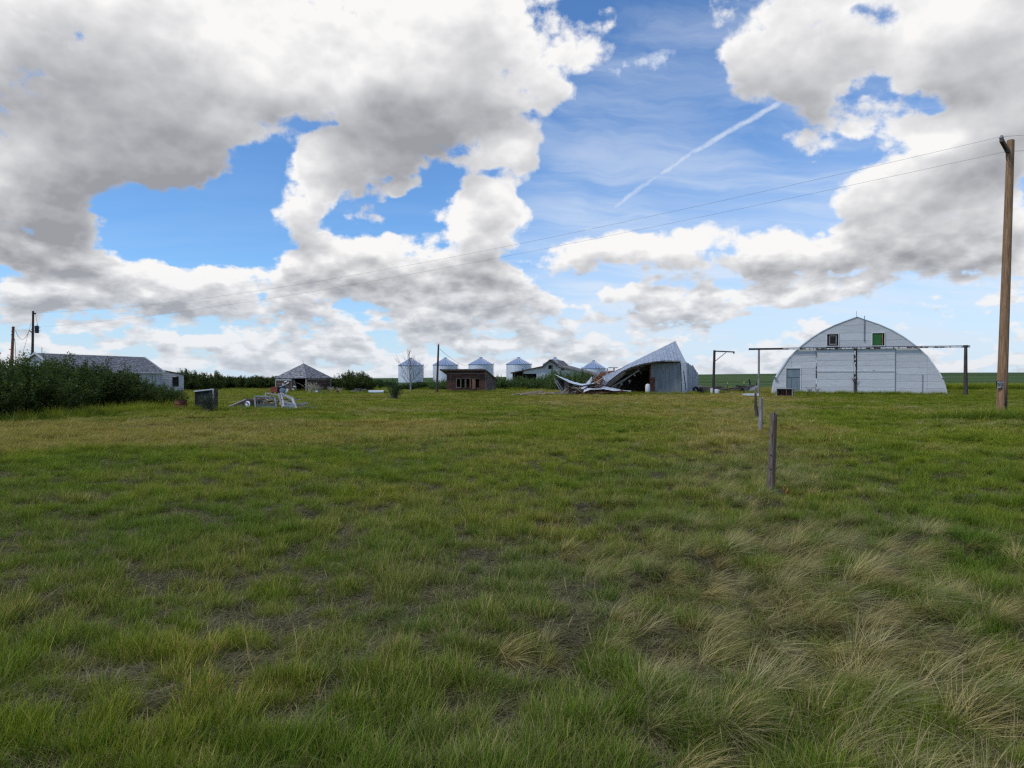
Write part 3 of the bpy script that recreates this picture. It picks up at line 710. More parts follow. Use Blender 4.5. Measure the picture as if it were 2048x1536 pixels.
line(8, 61, 17, 61.5, 200, .4, 1., 2.2); line(-6.5, 68.4, -1.5, 68.4, 120, .3, 1., 2.2); ring(-11, 31.6, 2.6, .5, 130, 1., 2.)
line(-24, 71.5, -17, 71.5, 140, .6, 1., 2.4); line(50, 84, 74, 84, 2200, .7, 3.2, 4.6); line(36, 80, 56, 88, 300, .7, 1.5, 3.); line(18, 67, 25, 67, 150, .5, 1., 2.2); ring(3.45, 9.6, .35, .3, 26, .5, .8)
line(-25, 84, 5, 84, 420, 1.5, 1.2, 3.); ring(-14.3, 32.2, 1.5, .5, 60, 1, 2)
p = np.array(pts); scatter('rank_grass', p[:, 0], p[:, 1], lush, p[:, 2]*1.15, 'rank dark green grass growing tall round posts, walls and junk', dry=dryness(p[:, 0], p[:, 1])*.35, zs=p[:, 2]*.95)

# ================================================================== buildings
def boards(parent, m, org, U, N, z0, z1, h, ul, ur, openings=(), th=.03, name='board', gap=.012, splits=(), jit=.006, rdm=rd):
    """horizontal boards or sheets on a wall: each row, cut round the openings, is an object of its own"""
    org, U, N = Vector(org), Vector(U), Vector(N); n = max(1, round((z1-z0)/h)); hh = (z1-z0)/n
    for i in range(n):
        a, b = z0+i*hh+gap/2, z0+(i+1)*hh-gap/2
        segs = [(None, None)]; cuts = []
        for (u0, u1, w0, w1) in openings:
            if w0 < b-.02 and w1 > a+.02: cuts.append((u0, u1))
        cuts.sort(); xs = []
        cur = -1e9
        for c in cuts: xs.append((cur, c[0])); cur = max(cur, c[1])
        xs.append((cur, 1e9))
        ys = []
        for (p, q) in xs:
            cc = [p]+[s_+rdm.uniform(-.02, .02) for s_ in splits if p < s_ < q]+[q]
            ys += [(cc[k]+(.006 if k else 0), cc[k+1]-(.006 if k < len(cc)-2 else 0)) for k in range(len(cc)-1)]
        for (p, q) in ys:
            zz = [a+(b-a)*k/3 for k in range(4)]
            L = [(max(p, ul(z)), z) for z in zz]; Rr = [(min(q, ur(z)), z) for z in zz]
            if max(r_[0]-l_[0] for l_, r_ in zip(L, Rr)) < .03: continue
            pl = []
            for (u, z) in L[::-1]: pl.append((u, z))
            for (u, z) in Rr: pl.append((max(u, L[[zz.index(z)][0]][0]), z))
            out = []
            for q_ in pl:
                if not out or abs(out[-1][0]-q_[0])+abs(out[-1][1]-q_[1]) > 1e-4: out.append(q_)
            if len(out) < 3: continue
            d = rdm.uniform(0, jit)
            pts = [org+U*u+N*d+Vector((0, 0, z)) for (u, z) in out]
            # counter-clockwise seen from N
            MB().solid(pts, N, th).build(name, m, parent)
def uv_on(px, py, org, U):
    """wall coordinates (along, up) of the point of a vertical wall seen at a photo pixel"""
    t = (px-1024)/F; u = (t*org[1]-org[0])/(U[0]-t*U[1]); D = org[1]+u*U[1]
    return u, world_of(px, py, D).z

# ---- the big arch-roofed barn
BA = R(20.2); bU = Vector((math.cos(BA), -math.sin(BA), 0)); bN = Vector((-math.sin(BA), -math.cos(BA), 0)); bO = Vector((29.8, 61.5, 0))
barn = thing('arched_barn', bO, 'big white barn with a pointed arch roof and boarded gable with two high windows', 'barn')
prof = [(6.9, 0), (6.74, .8), (6.5, 1.42), (6.2, 1.98), (5.4, 3.25), (4.4, 4.27), (3.6, 4.93), (2.75, 5.5), (1.7, 6.04), (.62, 6.46), (0, 6.72)]
pz = [p[1] for p in prof]; pu = [p[0] for p in prof]
arch = lambda z: float(np.interp(z, pz, pu))
def B(u, v, z): return bO+bU*u-bN*v+Vector((0, 0, z))
ps = [(u, z) for u, z in prof if z >= 1.42]
full = [(u+.05, z+.03) for u, z in ps]+[(-u-.05, z+.03) for u, z in ps[::-1][1:]]
mb = MB(); mb.grid([[B(u, v, z) for u, z in full] for v in (-.06, 5.5, 11, 16.5, 22)]); i0 = len(mb.v)
mb.grid([[B(u*.985, v, z-.05) for u, z in full] for v in (-.06, 22)])
mb.grid([[B(u, -.065, z) for u, z in full], [B(u*.985, -.065, z-.05) for u, z in full]])
mb.build('arch_roof', 'white_metal', barn, smooth=False)
for s in (-1, 1):
    sp = [(6.9, -.1), (6.74, .8), (6.52, 1.44)]
    m_ = MB(); m_.grid([[B(s*(u+.03), v, z) for u, z in sp] for v in (-.02, 22)]); m_.grid([[B(s*(u-.1), v, z) for u, z in sp] for v in (-.02, 22)])
    m_.grid([[B(s*(u+.03), -.02, z) for u, z in sp], [B(s*(u-.1), -.02, z) for u, z in sp]])
    m_.build('side_wall', 'white_paint', barn)
    MB().beam(B(s*6.62, -.3, 1.47), B(s*6.62, 22, 1.47), .22, .08).build('eave_board', 'grey_metal', barn)
MB().poly([B(u*.97, 21.9, z) for u, z in prof]+[B(-u*.97, 21.9, z) for u, z in prof[::-1][1:]]).build('back_wall', 'white_board', barn)
du = [uv_on(px, 700, bO, bU)[0] for px in (1632.7, 1710, 1790)]
rail_z = 4.02
w1 = (*[uv_on(px, 680, bO, bU)[0] for px in (1653.5, 1676.5)], *[uv_on(1665, py, bO, bU)[1] for py in (692, 668)])
w2 = (*[uv_on(px, 680, bO, bU)[0] for px in (1744, 1768.5)], *[uv_on(1756, py, bO, bU)[1] for py in (691.5, 666)])
dr = (*[uv_on(px, 760, bO, bU)[0] for px in (1572.8, 1600)], 0., uv_on(1586, 737, bO, bU)[1])
W1 = (w1[0], w1[1], w1[2], w1[3]); W2 = (w2[0], w2[1], w2[2], w2[3])
ar = random.Random(5)
def U0(z): return -arch(z)
def U1(z): return arch(z)
boards(barn, 'white_board', bO, bU, bN, .0, 4.0, .57, U0, lambda z: du[0]-.05, [dr], splits=(-5.2,), name='siding_sheet', rdm=ar, jit=.012)
boards(barn, 'white_board', bO, bU, bN, .0, 4.0, .61, lambda z: du[2]+.03, U1, splits=(5.4,), name='siding_sheet', rdm=ar, jit=.012)
boards(barn, 'white_board', bO, bU, bN, 4.02, 6.66, .66, U0, U1, [W1, W2], name='siding_sheet', rdm=ar, jit=.012)
MB().solid([B(u, .5, z) for u, z in ((du[0]-.1, 0), (du[2]+.1, 0), (du[2]+.1, 4.1), (du[0]-.1, 4.1))], bN, .03).build('door_stop', 'dark_wood', barn)
# sliding doors hang a little proud of the wall
for (a, b_) in ((du[0]+.04, du[1]-.11), (du[1]+.13, du[2]-.02)):
    dd = link(bpy.data.objects.new('sliding_door', None)); dd.parent = barn; ORG[dd] = ORG[barn]
    boards(dd, 'white_board', bO+bN*.09, bU, bN, .0, 1.93, .64, lambda z, a=a: a, lambda z, b_=b_: b_, name='door_board', rdm=ar, jit=.014)
    boards(dd, 'white_board', bO+bN*.09, bU, bN, 2.0, 3.92, .48, lambda z, a=a: a, lambda z, b_=b_: b_, name='door_board', rdm=ar, jit=.014)
    MB().beam(bO+bU*a+bN*.10+Vector((0, 0, 1.965)), bO+bU*b_+bN*.10+Vector((0, 0, 1.965)), .05, .055).build('door_rail', 'white_paint', dd)
    MB().beam(bO+bU*a+bN*.125+Vector((0, 0, 2.05)), bO+bU*b_+bN*.125+Vector((0, 0, 2.05)), .03, .10).build('door_trim', 'white_paint', dd)
MB().beam(B(du[0], -.06, 0), B(du[0], -.06, 3.95), .09, .09, up=bN).build('door_jamb', 'peeling_post', barn)
MB().beam(B(du[2]+.01, -.03, 0), B(du[2]+.01, -.03, 3.95), .03, .05, up=bN).build('door_jamb', 'grey_paint', barn)
# grey man door
md_ = MB().solid([B(u, .02, z) for u, z in ((dr[0]+.02, .02), (dr[1]-.02, .02), (dr[1]-.02, dr[3]-.02), (dr[0]+.02, dr[3]-.02))], bN, .04).build('walk_door', 'grey_door', barn, label='grey metal walk door')
MB().beam(B(dr[0]+.42, -.01, .2), B(dr[0]+.42, -.01, 1.5), .02, .02, up=bN).build('door_seam', 'grey_metal', md_)
MB().beam(B(dr[0]+.02, -.005, 1.5), B(dr[1]-.02, -.005, 1.5), .02, .02).build('door_seam', 'grey_metal', md_)
for (x0, x1, z0, z1) in ((dr[0]-.09, dr[0], 0, dr[3]+.08), (dr[1], dr[1]+.08, 0, dr[3]+.08)):
    MB().box(B((x0+x1)/2, -.03, (z0+z1)/2), (x1-x0, .05, z1-z0), bU, -bN).build('door_casing', 'white_paint', barn)
MB().box(B((dr[0]+dr[1])/2, -.035, dr[3]+.04), (dr[1]-dr[0]-.004, .05, .08), bU, -bN).build('door_casing', 'white_paint', barn)
def frame_bars(u0, u1, z0, z1, w, y, th, m, parent, name='window_frame', X=bU, N_=bN, O=bO):
    f = MB(); c = lambda u, z: O+X*u+N_*y+Vector((0, 0, z))
    f.box(c((u0+u1)/2, z0+w/2), (u1-u0, th, w), X, -N_); f.box(c((u0+u1)/2, z1-w/2), (u1-u0, th, w), X, -N_)
    f.box(c(u0+w/2, (z0+z1)/2), (w, th, z1-z0-2*w), X, -N_); f.box(c(u1-w/2, (z0+z1)/2), (w, th, z1-z0-2*w), X, -N_)
    return f.build(name, m, parent)
# left: an old sash standing askew in a dark opening; right: opening closed by a green sheet
wA = frame_bars(w1[0]-.06, w1[1]+.06, w1[2]-.06, w1[3]+.06, .075, .03, .06, 'white_paint', barn)
sa = frame_bars(w1[0]+.16, w1[1]-.12, w1[2]+.10, w1[3]-.10, .10, -.06, .05, 'old_wood', wA, name='sash')
MB().box(B((w1[0]+w1[1])/2+.02, .06, (w1[2]+w1[3])/2), (w1[1]-w1[0]-.44, .01, w1[3]-w1[2]-.38), bU, -bN).build('pane', 'black', wA)
MB().box(B((w1[0]+w1[1])/2, .25, (w1[2]+w1[3])/2), (w1[1]-w1[0]+.1, .02, w1[3]-w1[2]+.1), bU, -bN).build('opening_shade_board', 'dark_wood', barn)  # dark board close behind the opening paints in the unlit interior
wB = frame_bars(w2[0]-.06, w2[1]+.06, w2[2]-.05, w2[3]+.06, .07, .03, .06, 'white_paint', barn)
MB().box(B((w2[0]+w2[1])/2-.09, .03, (w2[2]+w2[3])/2+.02), (w2[1]-w2[0]-.26, .03, w2[3]-w2[2]-.10), bU, -bN).build('green_sheet', 'green_panel', wB, label='flat green sheet closing the right window')
MB().box(B(w2[1]-.16, -.0, (w2[2]+w2[3])/2), (.07, .05, w2[3]-w2[2]-.12), bU, -bN).build('batten', 'orange_wood', wB)
MB().box(B((w2[0]+w2[1])/2, .25, (w2[2]+w2[3])/2), (w2[1]-w2[0]+.1, .02, w2[3]-w2[2]+.1), bU, -bN).build('opening_shade_board', 'dark_wood', barn)  # dark board painting in the shade behind the green sheet
MB().tube([B(0, .0, 6.7), B(0, 0, 7.2)], .015, 5).build('finial', 'dark_metal', barn)
mU = uv_on(1728, 650, bO, bU)
MB().tube([B(mU[0], -.08, 4.55), B(mU[0], -.08, 6.78)], .028, 6).build('mast', 'grey_metal', barn)
cu = uv_on(1845, 780, bO, bU)[0]
MB().tube([B(cu, -.05, 0), B(cu, -.05, 1.75)], .02, 6).build('pipe', 'grey_metal', barn)

# ---- rail on posts that carries the sliding doors
rl = thing('door_track_frame', B(du[1], -.3, 0), 'long dark rail on posts crossing in front of the white arched barn', 'rail frame')
uL = uv_on(1497, 698, bO-(-bN)*.45, bU)[0]; uR = uv_on(1941, 692, bO+bN*.45, bU)[0]
def TR(u, z, y=.24): return bO+bU*u+bN*y+Vector((0, 0, z))
zl = lambda u: 4.03
uLb = uv_on(1566, 697, bO+bN*.4, bU)[0]
MB().beam(TR(uL, zl(uL)), TR(uLb, zl(uLb)-.0), .12, .17).build('dark_beam', 'dark_metal', rl)
MB().beam(TR(uLb+.005, 4.09), TR(uR, 4.09), .10, .055).build('track', 'dark_metal', rl)
MB().beam(TR(uLb+.005, 3.99), TR(uR, 3.99), .08, .10).build('rail_board', 'peeling_post', rl, label='flaking white rail board')
for k in range(14):
    u = uLb+.4+(uR-uLb-.8)*k/13
    MB().box(TR(u, 4.05, .31), (.05, .03, .13), bU, -bN).build('hanger_bracket', 'dark_metal', rl)
u1 = uv_on(1517.5, 740, bO+bN*.4, bU)[0]; u2 = uv_on(1932, 740, bO+bN*.4, bU)[0]
MB().tube([TR(u1, -.1), TR(u1, 3.94)], [.10, .085], 10).build('post', 'old_wood', rl, label='slim grey left post')
MB().tube([TR(u2+.03, -.1), TR(u2, 2.0), TR(u2, 3.98)], [.17, .14, .12], 12).build('post', 'dark_wood', rl, label='thick dark right post')
MB().box(TR(u2, 4.08), (.3, .3, .12), bU, -bN).build('post_cap', 'dark_wood', rl)
um = uv_on(1709.5, 740, bO+bN*.15, bU)[0]
MB().tube([TR(um, -.1, .20), TR(um, 1.35, .20)], [.10, .085], 9).build('post', 'dark_wood', rl, label='dark lower stub between the sliding doors')
MB().beam(TR(um, 1.36, .2), TR(um, 3.92, .2), .10, .11, up=bN).build('post', 'peeling_post', rl, label='flaking white and black strip between the doors')
for s in (-1, 1): MB().tube([TR(um, 1.0, .25), TR(um+s*.10, 1.15, .27), TR(um+s*.22, 1.42, .27)], [.05, .04, .02], 6).build('hook', 'dark_wood', rl)

# ---- grain bins
def grain_bin(px0, px1, pe, pa, D, label, ladder=True, cap_m='bin_roof'):
    c = (px0+px1)/2; r = (px1-px0)/2/F*D; P0 = world_of(c, 760, D); x, y = P0.x, P0.y; base = float(gz(x, y)); ze = world_of(c, pe, D).z; za = world_of(c, pa, D).z
    b = thing('grain_bin', (x, y, base), label, 'grain bin', 'steel grain bins behind the farm yard')
    n = 40; w = MB(); nz = int((ze-base)/.09); i = []
    for k in range(nz+1):
        z = base+(ze-base)*k/nz; w_r = r+(.022 if k % 2 else 0.)
        i.append([(x+w_r*math.cos(2*math.pi*j/n), y+w_r*math.sin(2*math.pi*j/n), z) for j in range(n+1)])
    w.grid(i).build('corrugated_wall', 'bin_metal', b, smooth=False)
    nr = (za-ze); rc = r*.13
    rf = MB(); m = 72
    for k in range(24):
        a0, a1 = 2*math.pi*k/24, 2*math.pi*(k+1)/24
        MB().solid([(x+(r+.12)*math.cos(a0+.004), y+(r+.12)*math.sin(a0+.004), ze-.03), (x+(r+.12)*math.cos(a1-.004), y+(r+.12)*math.sin(a1-.004), ze-.03), (x+rc*math.cos(a1), y+rc*math.sin(a1), za-.12), (x+rc*math.cos(a0), y+rc*math.sin(a0), za-.12)], ((math.cos((a0+a1)/2)), math.sin((a0+a1)/2), r/nr), .03).build('roof_panel', 'bin_roof', b)
    for k in range(24):
        a0 = 2*math.pi*k/24; rf.beam((x+(r+.13)*math.cos(a0), y+(r+.13)*math.sin(a0), ze), (x+rc*math.cos(a0), y+rc*math.sin(a0), za-.08), .07, .07)
    rf.build('roof_rib', 'bin_metal', b, kind='stuff')
    MB().lathe((x, y, za-.16), [(rc, 0), (rc, .22), (rc*1.15, .24), (rc*.9, .34), (.02, .38)], 16).build('roof_cap', cap_m, b)
    MB().lathe((x, y, ze), [(r+.02, -.10), (r+.09, -.10), (r+.09, .0), (r+.02, 0)], n).build('eave_ring', 'grey_metal', b)
    if ladder:
        a = R(-8); lx, ly = x+(r+.22)*math.cos(a), y+(r+.22)*math.sin(a); l = MB(); d = Vector((math.sin(a), -math.cos(a), 0))*.22
        for s in (-1, 1): l.beam(Vector((lx, ly, base+.6))+d*s+Vector((.0, 0, 0)), Vector((lx, ly, ze+.4))+d*s, .05, .05)
        k = base+.8
        while k < ze: l.beam(Vector((lx, ly, k))-d, Vector((lx, ly, k))+d, .03, .03); k += .33
        l.build('ladder', 'grey_metal', b)
    return b
for a in ((797, 846, 731, 717, 170, 'pale steel grain bin behind the bare dead tree', True), (866, 915, 730, 716.5, 172, 'steel grain bin directly behind the short dark pole', True),
          (937, 986, 729, 716, 174, 'steel grain bin rising behind the red shed', True), (1012.5, 1062, 728.5, 716, 176, 'steel grain bin standing clear just right of the red shed', True),
          (1086, 1134, 728, 716, 178, 'grain bin hidden behind the white farmhouse with only its cap showing', False), (1163, 1211, 737, 722, 176, 'lower grain bin with blue roof between farmhouse and collapsed shed', False)):
    grain_bin(*a)

def sheet_uv(mb, pts, su, sv): mb.uv = (mb.uv or [])+[(0, 0), (su, 0), (su, sv), (0, sv)]
def roof_slab(name, m, parent, q, th=.07):
    """sloping roof face q = eave left, eave right, ridge right, ridge left (world points); shingles follow the slope"""
    q = [Vector(p) for p in q]; n = (q[1]-q[0]).cross(q[3]-q[0]); n = n.normalized(); 
    if n.z < 0: n = -n
    ux = (q[1]-q[0]).normalized(); vy = n.cross(ux); 
    if vy.z < 0: vy = -vy
    rows, nr = [], 6
    mb = MB(); mb.uv = []
    def add(p): mb.v.append(tuple(p)); d = Vector(p)-q[0]; mb.uv.append((d.dot(ux), d.dot(vy)))
    nc = 10; g = random.Random(int(q[0].x*7)); off = [[g.uniform(-.02, .02) for _ in range(nc+1)] for _ in range(nr+1)]
    for i in range(nr+1):
        a = q[0].lerp(q[3], i/nr); b = q[1].lerp(q[2], i/nr)
        for j in range(nc+1): add(a.lerp(b, j/nc)+n*off[i][j])
    for i in range(nr):
        for j in range(nc): k = i*(nc+1)+j; mb.f.append((k, k+1, k+nc+2, k+nc+1))
    k0 = len(mb.v)
    for p in q: add(p-n*th)
    mb.f.append((k0+3, k0+2, k0+1, k0))
    e = [0, nc, nr*(nc+1)+nc, nr*(nc+1)]
    mb.f.append((e[0], k0, k0+1)+tuple(range(nc, 0, -1))); 
    mb.f.append((e[1], k0+1, k0+2, e[2])); mb.f.append((e[2], k0+2, k0+3, e[3])); mb.f.append((e[3], k0+3, k0, e[0]))
    return mb.build(name, m, parent)

# ---- small red shed with a row of window openings
def red_shed():
    A = world_of(893.5, 785, 69); A.z = 0; Bp = world_of(971, 785, 69); Bp.z = 0
    s = thing('red_shed', A, 'weathered dark red shed with a row of glassless windows and a shed roof', 'shed')
    U = Vector((1, 0, 0)); N = Vector((0, -1, 0)); W = (Bp-A).x
    X = lambda px: (px-893.5)/F*69
    Z = lambda py: world_of(930, py, 69).z
    ztop = Z(741)
    ops = [(X(913.5), X(920.5), Z(774.5), Z(758)), (X(923), X(929.3), Z(774.5), Z(758)), (X(932.8), X(939), Z(774.5), Z(758)), (X(942), X(950), Z(772), Z(758)), (X(951.3), X(958), Z(774.5), Z(758))]
    boards(s, 'red_board', A, U, N, 0, ztop, .17, lambda z: 0, lambda z: W, ops, splits=(W*.38, W*.74), gap=.008, jit=.012, rdm=random.Random(3))
    fr = frame_bars(ops[0][0]-.06, ops[0][1]+.06, ops[0][2]-.05, ops[0][3]+.05, .06, .02, .05, 'old_wood', s, X=U, N_=N, O=A)
    for (a, b) in ((0, 1), (1, 2), (2, 3), (3, 4)):
        x0, x1 = ops[a][1]+.01, ops[b][0]-.01
        MB().box(A+Vector(((x0+x1)/2, -.045, (Z(776)+Z(758))/2)), (max(.05, x1-x0), .05, Z(758)-Z(776))).build('window_post', 'brown_board', s)
    MB().box(A+Vector(((X(912.5)+X(959))/2, -.05, Z(757)+.02)), (X(959)-X(912.5), .06, .09)).build('lintel', 'brown_board', s)
    MB().box(A+Vector((X(947), -.06, Z(768))), (.30, .03, .95)).build('loose_board', 'rust_wood', s)
    MB().beam(A+Vector((X(901.5), -.06, Z(759))), A+Vector((X(902.2), -.06, Z(743))), .05, .03, up=N).build('batten', 'old_wood', s)
    # side wall, seen at an angle on the right: runs back and to the right
    C = world_of(990.5, 782.5, 72.2); C.z = 0
    sd = (C-Bp); Ls = sd.length; sU = sd.normalized(); sN = Vector((sU.y, -sU.x, 0))
    if sN.y > 0: sN = -sN
    zb = world_of(990, 758.5, 72.2).z
    top = lambda u: ztop+(zb-ztop)*u/Ls
    def ur(z): return Ls if z <= zb else max(0, Ls*(ztop-z)/(ztop-zb))
    boards(s, 'brown_board', Bp, sU, sN, 0, ztop-.02, .17, lambda z: 0, ur, [(.12, .5, 0, 1.75)], gap=.008, rdm=random.Random(4))
    MB().beam(Bp+sU*.06+sN*.02, Bp+sU*.06+sN*.02+Vector((0, 0, ztop)), .09, .09, up=N).build('corner_post', 'old_wood', s)
    MB().beam(Bp+sU*.55+sN*.04, Bp+sU*.55+sN*.04+Vector((0, 0, 1.75)), .08, .08, up=N).build('door_post', 'old_wood', s)
    MB().beam(Bp+sU*(Ls-.05)+sN*.02, Bp+sU*(Ls-.05)+sN*.02+Vector((0, 0, zb)), .08, .08, up=N).build('corner_post', 'old_wood', s)
    A2 = A+(C-Bp)
    MB().solid([A2+Vector((0, 0, 0)), C, C+Vector((0, 0, zb)), A2+Vector((0, 0, zb))], (0, 1, 0), .05).build('back_wall', 'brown_board', s)
    MB().solid([A, A+Vector((0, 0, ztop)), A2+Vector((0, 0, zb)), A2], (-1, 0, 0), .05).build('side_wall', 'brown_board', s)
    up = Vector((0, 0, .06)); sl = (Vector((0, 0, zb-ztop))+(C-Bp)).normalized()
    e = [A-U*.55-sl*.35+Vector((0, 0, ztop))+up, Bp+U*.12-sl*.35+Vector((0, 0, ztop))+up, C+U*.2+sl*.55+Vector((0, 0, zb))+up, A2-U*.55+sl*.55+Vector((0, 0, zb))+up]
    roof_slab('roof', 'shingle_brown', s, e, .10)
    MB().beam(e[0]-Vector((0, .02, .10)), e[1]-Vector((0, .02, .10)), .04, .12).build('fascia', 'dark_wood', s)
    for k in range(9):
        p = e[0].lerp(e[1], (k+.5)/9)-Vector((0, -.1, .13)); MB().beam(p, p+sl*.5, .05, .09).build('rafter_tail', 'dark_wood', s)
    MB().beam(Bp+Vector((.0, -.05, ztop-.28)), A+Vector((0, -.05, ztop-.28)), .03, .06).build('trim_board', 'old_wood', s)
red_shed()

# ---- hip-roofed shed with flaking walls
def hip_shed():
    s_ = 3.85; nx = world_of(612.5, 783, 71); O = Vector((nx.x, 71, 0)); dL, dR = Vector((-.918, .396, 0)), Vector((.396, .918, 0))
    s = thing('pyramid_roof_shed', O, 'small shed with pyramid shingle roof and flaking white and red board walls', 'shed')
    CL, CR = O+dL*s_, O+dR*s_; CB = CL+dR*s_; ze = world_of(600, 756, 71.5).z; za = world_of(605, 727, 74).z
    NL, NR = -dR, -dL; UL = -dL
    d0, d1 = uv_on(584, 770, CL, UL)[0], uv_on(611, 770, CL, UL)[0]
    boards(s, 'peeling', CL, UL, NL, 0, ze-.02, .15, lambda z: 0, lambda z: d0, (), gap=.01, jit=.02, rdm=random.Random(8))
    boards(s, 'peeling', O, dR, NR, 0, ze-.02, .15, lambda z: 0, lambda z: s_, (), splits=(s_*.45,), gap=.01, jit=.02, rdm=random.Random(9))
    MB().beam(CL+NL*.04+Vector((0, 0, ze-.14)), CL+UL*(d0-.05)+NL*.04+Vector((0, 0, ze-.14)), .03, .2).build('trim_board', 'white_paint', s)
    MB().beam(O+NR*.04+dR*.1+Vector((0, 0, ze-.10)), CR+NR*.04+Vector((0, 0, ze-.10)), .03, .12).build('trim_board', 'grey_paint', s)
    for p in (CL, O, CR): MB().box(p+(NL+NR)*.02+Vector((0, 0, ze/2)), (.10, .10, ze-.06), dL, dR).build('corner_post', 'grey_paint', s)
    MB().beam(CL+UL*d0, CL+UL*d0+Vector((0, 0, ze-.05)), .08, .10, up=NL).build('door_post', 'old_wood', s)
    for (a, b, z0, z1) in ((.12, .45, .05, 1.35), (.3, .7, 0, 1.2)): MB().beam(CL+UL*(d0+a)+Vector((0, 0, z1)), CL+UL*(d0+b)+NL*.1+Vector((0, 0, z0)), .08, .03).build('hanging_board', 'old_wood', s)
    for (px, py, a) in ((572, 763, .2), (590, 773, -.15), (588, 779, -.6), (568, 769, -.3), (576, 766, .5)):
        u, z = uv_on(px, py, CL, UL); p = CL+UL*u+NL*.06+Vector((0, 0, z)); X = UL*math.cos(a)+Vector((0, 0, math.sin(a)))
        MB().beam(p-X*.19, p+X*.19, .02, .13, up=(0, 0, 1)).build('broken_board', 'white_paint', s)
    for (p, q, n) in ((CL, CB, dL), (CB, CR, dR)):
        MB().solid([p, q, q+Vector((0, 0, ze)), p+Vector((0, 0, ze))], n, .06).build('side_wall', 'dark_wood', s)
    ap = O+(dL+dR)*s_/2; ap.z = za; ov = .16; ez = ze-.01
    c = [O-(dL+dR)*ov, CR+dR*ov-dL*ov, CB+(dL+dR)*ov, CL+dL*ov-dR*ov]
    for q in c: q.z = ez
    for k in range(4):
        a, b = c[k], c[(k+1) % 4]; roof_slab('roof_face', 'shingle', s, [a, b, ap.lerp(b, .01), ap.lerp(a, .01)], .06)
    MB().tube([ap, ap+Vector((-.05, 0, .25)), ap+Vector((-.18, 0, .42))], .012, 5).build('lightning_rod', 'dark_metal', s)
hip_shed()

